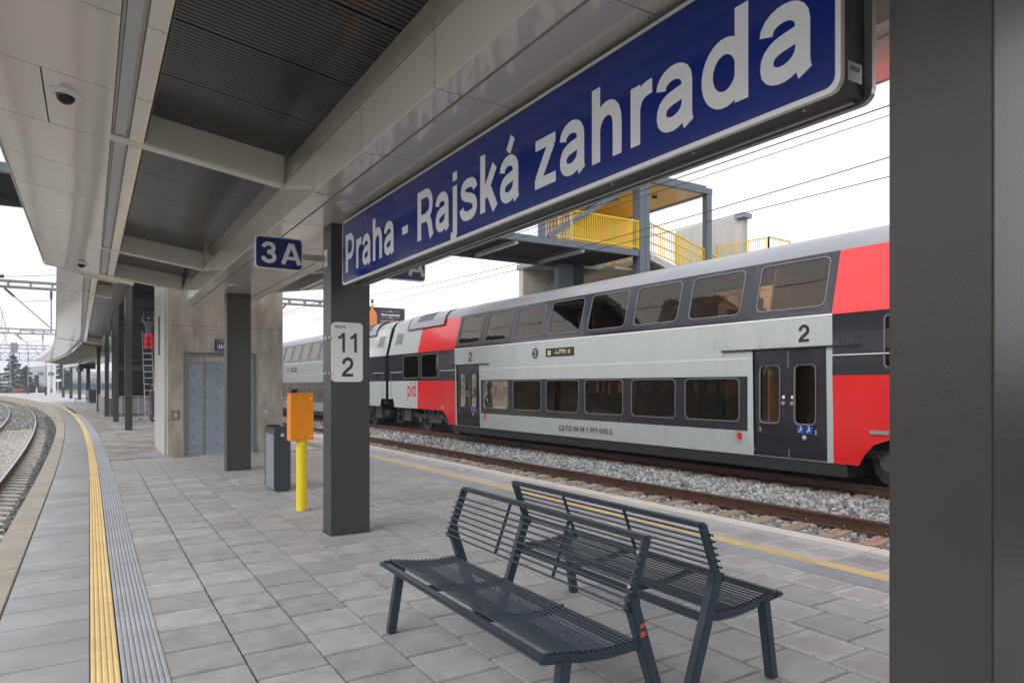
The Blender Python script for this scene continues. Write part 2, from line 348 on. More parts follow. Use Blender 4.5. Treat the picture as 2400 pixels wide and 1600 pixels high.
# ------------------------------------------------------------------ mesh helpers
COL = scene.collection
class MB:
    def __init__(s): s.v = []; s.f = []
    def add(s, vs, fs):
        n = len(s.v); s.v += [tuple(p) for p in vs]; s.f += [tuple(i + n for i in f) for f in fs]; return s
    def box(s, x0, x1, y0, y1, z0, z1):
        return s.add([(x0,y0,z0),(x1,y0,z0),(x1,y1,z0),(x0,y1,z0),(x0,y0,z1),(x1,y0,z1),(x1,y1,z1),(x0,y1,z1)],
                     [(0,3,2,1),(4,5,6,7),(0,1,5,4),(1,2,6,5),(2,3,7,6),(3,0,4,7)])
    def hexa(s, b, t):     # bottom 4, top 4
        return s.add(list(b) + list(t), [(0,3,2,1),(4,5,6,7),(0,1,5,4),(1,2,6,5),(2,3,7,6),(3,0,4,7)])
    def bar(s, p, q, w, h=None, up=(0,0,1)):
        """rectangular bar from p to q, width w (sideways) and height h (along up)"""
        h = h or w; p, q = Vector(p), Vector(q); d = (q - p).normalized(); u = Vector(up)
        sd = d.cross(u)
        if sd.length < 1e-5: sd = d.cross(Vector((1,0,0)))
        sd.normalize(); u = sd.cross(d).normalized()
        a, b_ = sd * w / 2, u * h / 2
        return s.hexa([p-a-b_, p+a-b_, q+a-b_, q-a-b_], [p-a+b_, p+a+b_, q+a+b_, q-a+b_])
    def tube(s, pts, r, n=8, cap=True, r2=None):
        pts = [Vector(p) for p in pts]; rings = []
        for i, p in enumerate(pts):
            d = (pts[min(i+1, len(pts)-1)] - pts[max(i-1, 0)]).normalized()
            a = d.cross(Vector((0,0,1)))
            if a.length < 1e-4: a = d.cross(Vector((1,0,0)))
            a.normalize(); b_ = d.cross(a)
            rr = r if r2 is None else r + (r2 - r) * i / (len(pts) - 1)
            rings.append([p + (a * math.cos(2*PI*k/n) + b_ * math.sin(2*PI*k/n)) * rr for k in range(n)])
        vs = [q for rg in rings for q in rg]; fs = []
        for i in range(len(rings) - 1):
            for k in range(n):
                k2 = (k + 1) % n; fs.append((i*n+k, i*n+k2, (i+1)*n+k2, (i+1)*n+k))
        if cap: fs.append(tuple(range(n-1, -1, -1))); fs.append(tuple((len(rings)-1)*n + k for k in range(n)))
        return s.add(vs, fs)
    def prism(s, poly, lo, hi, axis='z'):
        """poly in the two other axes (in order), extruded along axis"""
        def P(a, b_, c):
            return {'z': (a, b_, c), 'y': (a, c, b_), 'x': (c, a, b_)}[axis]
        n = len(poly); vs = [P(a, b_, lo) for a, b_ in poly] + [P(a, b_, hi) for a, b_ in poly]
        fs = [(i, (i+1) % n, n + (i+1) % n, n + i) for i in range(n)]
        tris = tessellate_polygon([[Vector((a, b_, 0)) for a, b_ in poly]])
        fs += [tuple(t) for t in tris] + [tuple(n + i for i in reversed(t)) for t in tris]
        return s.add(vs, fs)
    def strip(s, profile_at, stations, closed=False):
        """sweep: profile_at(t) -> list of 3D points"""
        rows = [profile_at(t) for t in stations]; n = len(rows[0]); vs = [p for r in rows for p in r]; fs = []
        for i in range(len(rows) - 1):
            for k in range(n if closed else n - 1):
                k2 = (k + 1) % n; fs.append((i*n+k, i*n+k2, (i+1)*n+k2, (i+1)*n+k))
        return s.add(vs, fs)
    def merge(s, o): return s.add(o.v, o.f)
    def xf(s, Mx): s.v = [tuple(Mx @ Vector(p)) for p in s.v]; return s
    def mesh(s, name, m, smooth=False, bevel=0):
        me = bpy.data.meshes.new(name); me.from_pydata(s.v, [], s.f); me.validate()
        bm = bmesh.new(); bm.from_mesh(me)
        if bevel:
            bmesh.ops.remove_doubles(bm, verts=bm.verts, dist=1e-5)
            eds = [e for e in bm.edges if len(e.link_faces) == 2 and e.calc_face_angle(0) > 0.6]
            bmesh.ops.bevel(bm, geom=eds, offset=bevel, segments=2, affect='EDGES', clamp_overlap=True)
        bmesh.ops.recalc_face_normals(bm, faces=bm.faces); bm.to_mesh(me); bm.free()
        if m: me.materials.append(m)
        if smooth:
            for p in me.polygons: p.use_smooth = True
            try: me.set_sharp_from_angle(angle=rad(35))
            except Exception: pass
        return me

def link(name, me, parent=None, loc=(0,0,0), rz=0.0, kind=None, label=None):
    o = bpy.data.objects.new(name, me); COL.objects.link(o); o.location = loc
    if rz: o.rotation_euler = (0, 0, rz)
    if parent: o.parent = parent
    if kind: o['kind'] = kind
    if label: o['label'] = label
    return o
def obj(name, mb, m, parent=None, smooth=False, bevel=0, **k):
    return link(name, mb.mesh(name, m, smooth, bevel), parent, **k)
def tag(o, label, cat, group=None, kind=None):
    o['label'] = label; o['category'] = cat; o['kind'] = kind or 'thing'
    if group: o['group'] = group
    return o
def thing(name, label, cat, loc=(0,0,0), rz=0.0, group=None):
    o = bpy.data.objects.new(name, None); COL.objects.link(o); o.location = loc; o.rotation_euler = (0, 0, rz)
    o.empty_display_size = 0.2
    return tag(o, label, cat, group)
def structure(name, label=None):
    o = bpy.data.objects.new(name, None); COL.objects.link(o); o['kind'] = 'structure'
    if label: o['label'] = label
    return o
CHILD = {}
def copy_tree(o, parent=None):
    c = o.copy(); COL.objects.link(c)
    if parent: c.parent = parent
    for ch in [x for x in list(COL.objects) if x.parent == o and x is not c]: copy_tree(ch, c)
    return c
def rrect(x0, x1, y0, y1, r, n=4):
    pts = []
    for cx, cy, a0 in ((x1-r, y1-r, 0), (x0+r, y1-r, 90), (x0+r, y0+r, 180), (x1-r, y0+r, 270)):
        for k in range(n+1):
            a = rad(a0 + 90*k/n); pts.append((cx + r*math.cos(a), cy + r*math.sin(a)))
    return pts
def disc(cx, cy, r, n=20): return [(cx + r*math.cos(2*PI*k/n), cy + r*math.sin(2*PI*k/n)) for k in range(n)]

# ------------------------------------------------------------------ lettering: bold grotesque drawn as strokes
def bez(p0, p1, p2, p3, n=10):
    return [tuple((1-t)**3*a + 3*(1-t)**2*t*b + 3*(1-t)*t*t*c + t**3*d for a, b, c, d in zip(p0, p1, p2, p3)) for t in [i/n for i in range(n+1)]]
def arc(cx, cy, rx, ry, a0, a1, n=14):
    return [(cx + rx*math.cos(rad(a0 + (a1-a0)*i/n)), cy + ry*math.sin(rad(a0 + (a1-a0)*i/n))) for i in range(n+1)]
H_, X_ = 0.72, 0.53
def G(*strokes): return strokes
GL = {   # glyph: (advance, strokes [(width, points)])
 '-': (.333, [(.125, [(.045, .27), (.29, .27)])]),
 'P': (.667, [(.15, [(.145, 0), (.145, H_)]), (.125, [(.1, .657), (.33, .657)] + arc(.36, .475, .19, .182, 90, -90) + [(.33, .293), (.1, .293)])]),
 'R': (.722, [(.15, [(.15, 0), (.15, H_)]), (.125, [(.1, .657), (.38, .657)] + arc(.41, .48, .185, .177, 90, -90) + [(.38, .303), (.1, .303)]),
              (.145, [(.40, .33), (.49, .28), (.56, .18), (.59, .06), (.625, -.002)])]),
 'A': (.722, [(.15, [(.08, 0), (.345, .73)]), (.15, [(.645, 0), (.38, .73)]), (.115, [(.17, .215), (.55, .215)])]),
 'C': (.722, [(.145, arc(.38, .36, .265, .31, 42, 318, 22))]),
 'D': (.722, [(.15, [(.145, 0), (.145, H_)]), (.125, [(.1, .657), (.3, .657)] + arc(.33, .36, .26, .297, 90, -90) + [(.3, .063), (.1, .063)])]),
 'Z': (.611, [(.125, [(.06, .657), (.56, .657)]), (.125, [(.04, .063), (.57, .063)]), (.15, [(.48, .62), (.12, .10)])]),
 'S': (.667, [(.14, bez((.57, .50), (.55, .62), (.46, .665), (.33, .665)) + bez((.33, .665), (.17, .665), (.12, .60), (.12, .53)) + bez((.12, .53), (.12, .37), (.56, .42), (.56, .21)) + bez((.56, .21), (.56, .10), (.45, .055), (.33, .055)) + bez((.33, .055), (.17, .055), (.10, .12), (.09, .23)))]),
 'r': (.389, [(.14, [(.135, 0), (.135, X_)]), (.13, bez((.135, .27), (.15, .42), (.22, .475), (.37, .47)))]),
 'h': (.611, [(.14, [(.135, 0), (.135, H_)]), (.14, bez((.135, .30), (.16, .52), (.475, .56), (.475, .30)) + [(.475, 0)])]),
 'a': (.556, [(.128, bez((.098, .37), (.10, .515), (.425, .53), (.425, .35)) + [(.425, .12)] + bez((.425, .12), (.425, .07), (.43, .03), (.447, .0), 6)),
              (.125, bez((.425, .31), (.34, .255), (.105, .31), (.105, .15)) + bez((.105, .15), (.105, .01), (.41, .02), (.425, .20)))]),
 'z': (.5, [(.115, [(.04, .472), (.45, .472)]), (.115, [(.03, .058), (.46, .058)]), (.14, [(.38, .44), (.10, .09)])]),
 'd': (.611, [(.14, [(.47, 0), (.47, H_)]), (.13, arc(.29, .265, .185, .205, 0, 360, 30))]),
 'p': (.611, [(.14, [(.135, -.2), (.135, X_)]), (.13, arc(.32, .265, .185, .205, 0, 360, 30))]),
 'i': (.278, [(.14, [(.14, 0), (.14, X_)]), (.14, [(.14, .60), (.14, H_)])]),
 'j': (.278, [(.14, [(.14, X_), (.14, -.06)] + bez((.14, -.06), (.14, -.14), (.09, -.155), (.0, -.15))), (.14, [(.14, .60), (.14, H_)])]),
 's': (.556, [(.125, bez((.48, .37), (.46, .45), (.38, .475), (.28, .475)) + bez((.28, .475), (.15, .475), (.11, .43), (.11, .385)) + bez((.11, .385), (.11, .27), (.47, .31), (.47, .155)) + bez((.47, .155), (.47, .07), (.38, .052), (.28, .052)) + bez((.28, .052), (.15, .052), (.09, .09), (.07, .17)))]),
 'k': (.556, [(.14, [(.135, 0), (.135, H_)]), (.14, [(.18, .20), (.46, .525)]), (.145, [(.27, .30), (.475, 0)])]),
 '0': (.556, [(.135, arc(.278, .36, .19, .31, 0, 360, 26))]),
 '1': (.556, [(.145, [(.33, 0), (.33, .71)]), (.11, [(.08, .53), (.20, .555), (.30, .68)])]),
 '2': (.556, [(.14, bez((.105, .47), (.11, .73), (.46, .73), (.46, .49)) + bez((.46, .49), (.46, .30), (.12, .24), (.10, .04))), (.125, [(.04, .063), (.515, .063)])]),
 '3': (.556, [(.135, bez((.10, .53), (.13, .71), (.44, .70), (.44, .53)) + bez((.44, .53), (.44, .42), (.36, .385), (.23, .385))), (.135, bez((.23, .365), (.38, .365), (.47, .31), (.47, .21)) + bez((.47, .21), (.46, .0), (.11, .0), (.09, .21)))]),
 '4': (.556, [(.14, [(.38, 0), (.38, H_)]), (.12, [(.03, .22), (.53, .22)]), (.12, [(.07, .24), (.36, .67)])]),
 '5': (.556, [(.12, [(.50, .655), (.15, .655), (.11, .33)]), (.13, bez((.11, .33), (.22, .46), (.47, .44), (.47, .23)) + bez((.47, .23), (.46, .0), (.12, .0), (.09, .18)))]),
 '6': (.556, [(.13, arc(.285, .225, .185, .175, 0, 360, 22)), (.135, bez((.47, .56), (.40, .70), (.10, .74), (.10, .25)))]),
 '7': (.556, [(.125, [(.05, .655), (.52, .655)]), (.145, bez((.46, .64), (.30, .48), (.22, .25), (.21, 0)))]),
 '9': (.556, [(.13, arc(.27, .495, .185, .175, 0, 360, 22)), (.135, bez((.085, .16), (.155, .02), (.455, -.02), (.455, .47)))]),
 ' ': (.278, []),
}
GL['á'] = (.556, GL['a'][1] + [(.12, [(.25, .585), (.36, .735)])])
GL['Č'] = (.722, GL['C'][1] + [(.08, [(.25, .90), (.38, .79), (.51, .90)])])
def stroke_poly(pts, w):
    """left and right offset of a polyline with mitred joins, flat caps"""
    P = [Vector(p).to_2d() for p in pts]; out = [P[0]]
    for p in P[1:]:
        if (p - out[-1]).length > 6e-3: out.append(p)
    P = out; L, R = [], []
    closed = (P[0] - P[-1]).length < 1e-4 and len(P) > 3
    n = len(P)
    for i in range(n):
        if closed:
            a, b_ = P[(i-1) % (n-1)], P[(i+1) % (n-1)] if i < n-1 else P[1]
            d0 = (P[i] - (P[i-1] if i > 0 else P[n-2])).normalized(); d1 = (b_ - P[i]).normalized()
        else:
            d0 = (P[i] - P[i-1]).normalized() if i > 0 else (P[1] - P[0]).normalized()
            d1 = (P[i+1] - P[i]).normalized() if i < n-1 else d0
        t = (d0 + d1)
        t = t.normalized() if t.length > 1e-6 else d0
        nn = Vector((-t.y, t.x)); c = max(0.75, nn.dot(Vector((-d0.y, d0.x))))
        L.append(P[i] + nn * (w/2/c)); R.append(P[i] - nn * (w/2/c))
    return L, R
def text_mb(txt, height, width=None, eps=0.0004, bold=1.0, spacing=0.0):
    """lettering in the local XZ plane facing -Y, x to the right, baseline z=0; height = cap height"""
    sc = height / H_; mb = MB(); x = 0.0; k = 0
    total = sum(GL[c][0] + spacing for c in txt)
    sx = sc if width is None else width / total
    for c in txt:
        adv, strokes = GL[c]
        for w, pts in strokes:
            L, R = stroke_poly(pts, w * bold); n = len(L); y = -eps * (k % 3); k += 1
            vs = [((x + p.x) * sx, y, p.y * sc) for p in L] + [((x + p.x) * sx, y, p.y * sc) for p in R]
            mb.add(vs, [(i, i+1, n+i+1, n+i) for i in range(n-1)])
        x += adv + spacing
    return mb
def small_text(name, txt, size, m, parent, Mx, bold=0.0, align='LEFT'):
    """plain text as a mesh"""
    c = bpy.data.curves.new(name, 'FONT'); c.body = txt; c.size = size; c.offset = bold; c.align_x = align; c.resolution_u = 3
    t = bpy.data.objects.new(name, c); COL.objects.link(t)
    bpy.context.view_layer.update()
    me = bpy.data.meshes.new_from_object(t.evaluated_get(bpy.context.evaluated_depsgraph_get()))
    bpy.data.objects.remove(t); bpy.data.curves.remove(c)
    me.name = name; me.materials.clear(); me.materials.append(m); me.transform(Mx)
    return link(name, me, parent)
# frames for text: local (x right, z up, facing -y) -> facing world -X (reading towards -Y)
FACE_MX = Matrix.Rotation(rad(-90), 4, 'Z')

# ================================================================== the plan of the place
def crv(Y): return 7.2e-4 * max(0.0, Y - 12.0) ** 2          # platform curves away to the left
def dcrv(Y): return -2 * 7.2e-4 * max(0.0, Y - 12.0)         # dX/dY
def XL(Y): return -0.80 - crv(Y)                              # left platform edge
def XR(Y):                                                    # right platform edge
    return 6.88 - 0.0165 * Y - 7.2e-4 * max(0.0, Y - 60.0) ** 2
def offL(Y, o, z=0.0):
    """point at lateral offset o from the left edge curve"""
    s = dcrv(Y); k = 1 / math.sqrt(1 + s*s)
    return (XL(Y) + o * k, Y - s * o * k, z)
DR = Vector((-0.0265, 0.99965, 0)); NR = Vector((0.99965, 0.0265, 0))   # right tracks: along / across
ZL, ZR = -0.55, -0.25                                                   # rail tops left / right of the platform

# ------------------------------------------------------------------ ground
g = MB(); g.add([(-1500, -300, -1.35), (1500, -300, -1.35), (1500, 2600, -1.35), (-1500, 2600, -1.35)], [(0, 1, 2, 3)])
obj('ground', g, M['ground'], kind='structure')

# ballast beds
sta = [-12 + 3*i for i in range(72)]
b = MB(); b.strip(lambda Y: [offL(Y, -13.0, -1.3), offL(Y, -11.8, ZL-0.24), offL(Y, 0.3, ZL-0.24)], sta)
obj('ballast_bed', b, M['bed_l'], kind='structure')
b = MB(); b.strip(lambda Y: [(XR(Y) - 0.3, Y, ZR-0.235), (XR(Y) + 9.2, Y, ZR-0.235), (XR(Y) + 10.6, Y, -1.3)], sta)
obj('ballast_bed', b, M['bed'], kind='structure')

# ------------------------------------------------------------------ platform
plat = structure('platform')
b = MB()
b.strip(lambda Y: [(XL(Y) + 0.03, Y, -1.3), (XL(Y) + 0.03, Y, -0.045), (XR(Y) - 0.03, Y, -0.045), (XR(Y) - 0.03, Y, -1.3)], [-4 + 2*i for i in range(104)])
obj('platform_core', b, M['joint'], plat)
b = MB()
for i in range(100):       # retaining blocks below the left edge, joints between them
    Y0, Y1 = 2 + 2.0*i, 4 + 2.0*i - 0.012
    p, q = offL(Y0, 0.0), offL(Y1, 0.0); p2, q2 = offL(Y0, 0.06), offL(Y1, 0.06)
    b.hexa([(p[0], p[1], -1.0), (p2[0], p2[1], -1.0), (q2[0], q2[1], -1.0), (q[0], q[1], -1.0)],
           [(p[0], p[1], -0.125), (p2[0], p2[1], -0.125), (q2[0], q2[1], -0.125), (q[0], q[1], -0.125)])
obj('edge_wall', b, M['edge_wall'], plat)
# right hand edge wall
b = MB(); b.strip(lambda Y: [(XR(Y), Y, -1.0), (XR(Y), Y, -0.12)], [-4 + 3*i for i in range(60)])
obj('edge_wall', b, M['edge_wall'], plat)

def piece_mesh(name, w, l, h, m, bev=0.004, ribs=0, dimple=False):
    mb = MB()
    if ribs:      # corrugated top
        prof = [(-w/2, -h)]
        p = w / ribs
        for k in range(ribs):
            x = -w/2 + k*p
            prof += [(x + 0.08*p, -0.0035), (x + 0.26*p, 0.004), (x + 0.74*p, 0.004), (x + 0.92*p, -0.0035)]
        prof += [(w/2, -h)]
        n = len(prof); vs = [(x, -l/2, z) for x, z in prof] + [(x, l/2, z) for x, z in prof]
        mb.add(vs, [(k, k+1, n+k+1, n+k) for k in range(n-1)] + [tuple(range(n)), tuple(range(2*n-1, n-1, -1))])
        return mb.mesh(name, m)
    mb.box(-w/2, w/2, -l/2, l/2, -h, 0)
    return mb.mesh(name, m, bevel=bev)

tile_me = piece_mesh('paver', 0.408, 0.405, 0.04, M['paver'], 0.005)
bloom_me = piece_mesh('paver', 0.408, 0.405, 0.04, M['paver_bloom'], 0.005)
bloom2_me = piece_mesh('paver', 0.408, 0.405, 0.04, M['paver_bloom2'], 0.005)
SN, CS = math.sin(TH), math.cos(TH)
def in_frame(x, y, z=0.0, mx=1.05):
    w = x*SN + y*CS
    if w < 0.5: return False
    u = (x*CS - y*SN) / w; v = (1.65 - z) / w
    return abs(u) < 0.75*mx and v < (697/1600.0)*1.12
tiles = []
def strip_gR(Y): return XR(Y) - 1.405         # inner edge of the right tactile strip
for k in range(-1, 13):
    x = 0.38 + 0.42*(k + 0.5)
    off = 0.14 * (k % 3)
    for j in range(-11, 42):
        y = 0.30 + off + 0.42*j
        if y > 17.5: continue
        if x - 0.21 < 0.34 or x + 0.21 > strip_gR(y) + 0.30: continue
        tiles.append((x*SN + y*CS, x, y))
tiles.sort()
tiles = [t for t in tiles if t[0] > -9]
vis = [t for t in tiles if in_frame(t[1], t[2])]
vis_set = set(vis[:296])
rest = MB()
for t in tiles:
    d, x, y = t
    dz = rng.uniform(-0.0025, 0.0008)
    if t in vis_set:
        o = link('paver', bloom_me if x > 4.9 and rng.random() < 0.8 else (bloom2_me if x > 3.6 and rng.random() < 0.75 else tile_me), plat, (x, y, dz))
        o.rotation_euler = (rng.uniform(-0.003, 0.003), rng.uniform(-0.003, 0.003), rng.uniform(-0.004, 0.004))
    else:
        rest.box(x-0.206, x+0.206, y-0.206, y+0.206, -0.04+dz, dz)
obj('paving', rest, M['paver'], plat, kind='stuff')
# damp area beyond the lift: darker slabs, larger blocks
b = MB()
yy = 17.72
while yy < 62:
    xx = 0.37 - crv(yy)
    k = 0
    while xx < XR(yy) - 1.5:
        b.box(xx, xx + 0.593, yy, yy + 0.410, -0.04, rng.uniform(-0.002, 0.001) - (0.005 if k == 0 else 0)); xx += 0.60; k += 1
    yy += 0.42
obj('paving', b, M['damp'], plat, kind='stuff')
b = MB(); b.strip(lambda Y: [offL(Y, 0.3, -0.004), (XR(Y) - 0.3, Y, -0.004)], [61.9 + 3*i for i in range(46)])
obj('paving', b, M['farpave'], plat, kind='stuff')
# kerb stones, smooth slabs and tactile strips on the left, following the curve
me_k = piece_mesh('kerb_stone', 0.256, 2.02, 0.13, M['kerb'], 0.008)
me_s = piece_mesh('edge_slab', 0.534, 0.414, 0.05, M['slab'], 0.004)
me_y = piece_mesh('tactile_tile', 0.150, 0.417, 0.04, M['tact_y'], ribs=5)
me_g = piece_mesh('tactile_tile', 0.236, 0.417, 0.04, M['tact_g'], ribs=8)
def place_row(name, me, o, pitch, y0, n, parent=plat, label=None):
    Y = y0
    for i in range(n):
        p = offL(Y, o); ob = link(name, me, parent, (p[0], p[1], rng.uniform(-0.001, 0.001)), rz=-math.atan(dcrv(Y)))
        if label: ob['label'] = label
        Y += pitch / math.sqrt(1 + dcrv(Y)**2)
place_row('kerb_stone', me_k, 0.128, 2.03, -3.56, 97)
place_row('edge_slab', me_s, 0.80-0.267, 0.42, -4.18, 205)
place_row('tactile_tile', me_y, 0.80+0.078, 0.42, -4.25, 155, label='yellow ribbed tactile tile')
place_row('tactile_tile', me_g, 0.80+0.275, 0.42, -4.25, 125)
# pale remainder of the far edge strip
b = MB(); b.strip(lambda Y: [offL(Y, 0.80, 0.0), offL(Y, 0.955, 0.0)], [60 + 2*i for i in range(60)])
obj('tactile_strip', b, M['tact_y'], plat, kind='stuff')
b = MB(); b.strip(lambda Y: [offL(Y, 0.26, -0.002), offL(Y, 0.80, -0.002)], [81 + 2*i for i in range(50)])
obj('edge_paving', b, M['farpave'], plat, kind='stuff')
# right hand strips
rzR = math.atan(0.0165)
def place_right(name, me, o, pitch, y0, n, label=None, dz=0.0):
    for i in range(n):
        Y = y0 + pitch*i
        ob = link(name, me, plat, (XR(Y) - o, Y, dz + rng.uniform(-0.001, 0.001)), rz=rzR)
        if label: ob['label'] = label
me_kr = piece_mesh('kerb_stone', 0.276, 1.99, 0.13, M['kerb_pale'], 0.008)
me_sr = piece_mesh('edge_slab', 0.66, 0.413, 0.05, M['paver_bloom'], 0.005)
place_right('kerb_stone', me_kr, 0.138, 2.0, -5.1, 27, 'pale kerb stone with a dimpled surface', 0.004)
place_right('edge_slab', me_sr, 0.612, 0.417, -4.655, 115)
place_right('tactile_tile', piece_mesh('tactile_tile', 0.167, 0.414, 0.04, M['tact_y'], ribs=6), 1.03, 0.417, -4.655, 115, 'yellow ribbed tactile tile', 0.004)
place_right('tactile_tile', piece_mesh('tactile_tile', 0.285, 0.414, 0.04, M['tact_g'], ribs=9), 1.26, 0.417, -4.655, 95, None, 0.004)
# guidance tile field by the lift corner
b = MB()
for i in range(14):
    b.box(0.62 + 0.055*i, 0.65 + 0.055*i, 17.75, 18.6, -0.01, 0.006)
obj('tactile_tile', b, M['tact_g'], plat)
# drain cover in the paving in front of the second column
b = MB(); b.box(2.18, 2.20, 12.1, 12.5, 0, 0.004).box(2.20, 2.86, 12.1, 12.12, 0, 0.004).box(2.20, 2.86, 12.48, 12.5, 0, 0.004).box(2.86, 2.88, 12.1, 12.5, 0, 0.004)
obj('service_cover', b, M['alu'], plat)

# ------------------------------------------------------------------ tracks
def rail_prof():
    return [(-0.075, -0.172), (0.075, -0.172), (0.075, -0.160), (0.012, -0.142), (0.010, -0.045), (0.036, -0.034), (0.036, -0.006), (0.030, 0.0), (-0.030, 0.0),
            (-0.036, -0.006), (-0.036, -0.034), (-0.010, -0.045), (-0.012, -0.142), (-0.075, -0.160)]
RP = rail_prof()
def rail(parent, path, zt):
    """path(t)-> (x, y, nx, ny); body rusty, running surface bright"""
    body = MB(); n = len(RP)
    def prof(t):
        x, y, nx, ny = path[t]; return [(x + a*nx, y + a*ny, zt + c) for a, c in RP]
    body.strip(prof, range(len(path)), closed=True)
    o = obj('rail', body, M['rust'], parent)
    top = MB(); top.strip(lambda t: [(path[t][0] + a*path[t][2], path[t][1] + a*path[t][3], zt + 0.0012) for a in (-0.029, 0.029)], range(len(path)))
    obj('running_surface', top, M['railtop'], o)
    return o
def sleeper_mesh(m, name='sleeper'):
    mb = MB(); st = [(-1.3, .15, .09), (-1.0, .15, .13), (-.93, .15, .0), (-.60, .15, .0), (-.35, .11, -.035), (.35, .11, -.035), (.60, .15, .0), (.93, .15, .0), (1.0, .15, .13), (1.3, .15, .09)]
    st = [(-1.3, -.05), (-1.0, -.01), (-.92, 0), (-.58, 0), (-.35, -.03), (.35, -.03), (.58, 0), (.92, 0), (1.0, -.01), (1.3, -.05)]
    def prof(t):
        x, z = st[t]; return [(x, -.15, -.22), (x, -.11, z), (x, .11, z), (x, .15, -.22)]
    mb.strip(prof, range(len(st)), closed=True)
    n = 4*(len(st)-1)
    mb.f += [(0, 1, 2, 3), (n+3, n+2, n+1, n)]
    return mb.mesh(name, m)
sl_tan, sl_grey = sleeper_mesh(M['sleeper']), sleeper_mesh(M['sleeper_g'])
def clip_mesh(m):
    mb = MB()
    for s in (-1, 1):
        mb.tube([(s*.085, -.07, .005), (s*.12, -.075, .03), (s*.165, -.05, .035), (s*.175, 0, .03), (s*.165, .05, .035), (s*.12, .075, .03), (s*.085, .07, .005)], .009, 5)
        mb.tube([(s*.13, 0, -.01), (s*.13, 0, .06)], .016, 6)
    return mb.mesh('rail_clip', m)
clip_me, clip_or = clip_mesh(M['clip']), clip_mesh(M['spray'])

# left curved track
tl = structure('railway_track', 'curved track left of the platform')
def pathL(o, zt=ZL, st=[-6 + 2*i for i in range(78)]):
    out = []
    for Y in st:
        s = dcrv(Y); k = 1/math.sqrt(1+s*s); p = offL(Y, o); out.append((p[0], p[1], k, -s*k))
    return out
for o in (-0.92, -2.425): rail(tl, pathL(o), ZL)
Y = 10.0; SLY = []
for i in range(150):
    SLY.append(Y)
    p = offL(Y, -1.67, ZL - 0.172); link('sleeper', sl_grey, tl, (p[0], p[1], p[2] + 0.002), rz=-math.atan(dcrv(Y)))
    Y += 0.60
SLY = np.array(SLY)
# second track farther left
tl2 = structure('railway_track', 'second curved track beyond it')
for o in (-5.2, -6.7): rail(tl2, pathL(o, st=[20 + 3*i for i in range(46)]), ZL)

# right tracks: along DR
def pathR(base, o, st):
    return [(base[0] + DR.x*(s - base[1]) + NR.x*o, base[1] + DR.y*(s - base[1]) + NR.y*o - 0, NR.x, NR.y) for s in st]
tr1 = structure('railway_track', 'empty track right of the platform')
A1 = (9.34, 6.0)       # far rail of the near track
tr2 = structure('railway_track', 'track under the train')
A2 = (12.38, 7.5)      # near rail of the train track
ZT = -0.21
stR = [-14 + 4*i for i in range(24)]
rail(tr1, pathR(A1, 0, stR), ZR); rail(tr1, pathR(A1, -1.505, stR), ZR)
rail(tr2, pathR(A2, 0, stR), ZT); rail(tr2, pathR(A2, 1.505, stR), ZT)
def ptR(base, s, o): return (base[0] + DR.x*(s - base[1]) + NR.x*o, base[1] + DR.y*(s - base[1]) + NR.y*o)
rzT = math.atan2(0.0265, 1)
for i in range(88):
    s = 1.05 + 0.6*i
    x, y = ptR(A1, s, -0.7525); sp = link('sleeper', sl_tan, tr1, (x, y, ZR - 0.170), rz=rzT)
    x2, y2 = ptR(A2, s + 0.3, 0.7525); link('sleeper', sl_tan, tr2, (x2, y2, ZT - 0.170), rz=rzT)
    if s < 26:
        for oo in (0, -1.505):
            if oo and s < 14: continue
            x, y = ptR(A1, s, oo)
            c = link('rail_clip', clip_me, tr1, (x, y, ZR - 0.165), rz=rzT)
        x, y = ptR(A2, s + 0.3, 0); link('rail_clip', clip_me, tr2, (x, y, ZT - 0.165), rz=rzT)
# orange spray marks on three sleepers and crayon marks on the rail web
b = MB()
for s in (5.25, 5.85, 6.45):
    for k in range(6):
        x, y = ptR(A1, s + rng.uniform(-.03, .03), -0.22 - 0.05*k)
        b.tube([(x-.03, y-.004, ZR-.171), (x+.03, y+.006, ZR-.171)], .006, 5)
    x, y = ptR(A1, s, -0.13); b.tube([(x-.02, y-.04, ZR-.13), (x-.01, y-.02, ZR-.115), (x+.02, y+.01, ZR-.12)], .009, 6)
obj('paint_mark', b, M['spray'], tr1)
b = MB()
x, y = ptR(A1, 4.35, -0.0125)
b.box(x-.004, x, y-.16, y+.12, ZR-.12, ZR-.085)
obj('paint_mark', b, M['chalk'], tr1)
x, y = ptR(A1, 5.05, -0.0145)
t = text_mb('5541301', 0.05, 0.30); t.xf(Matrix.Translation((x, y, ZR - .115)) @ FACE_MX)
obj('crayon_mark', t, M['chalk'], tr1)

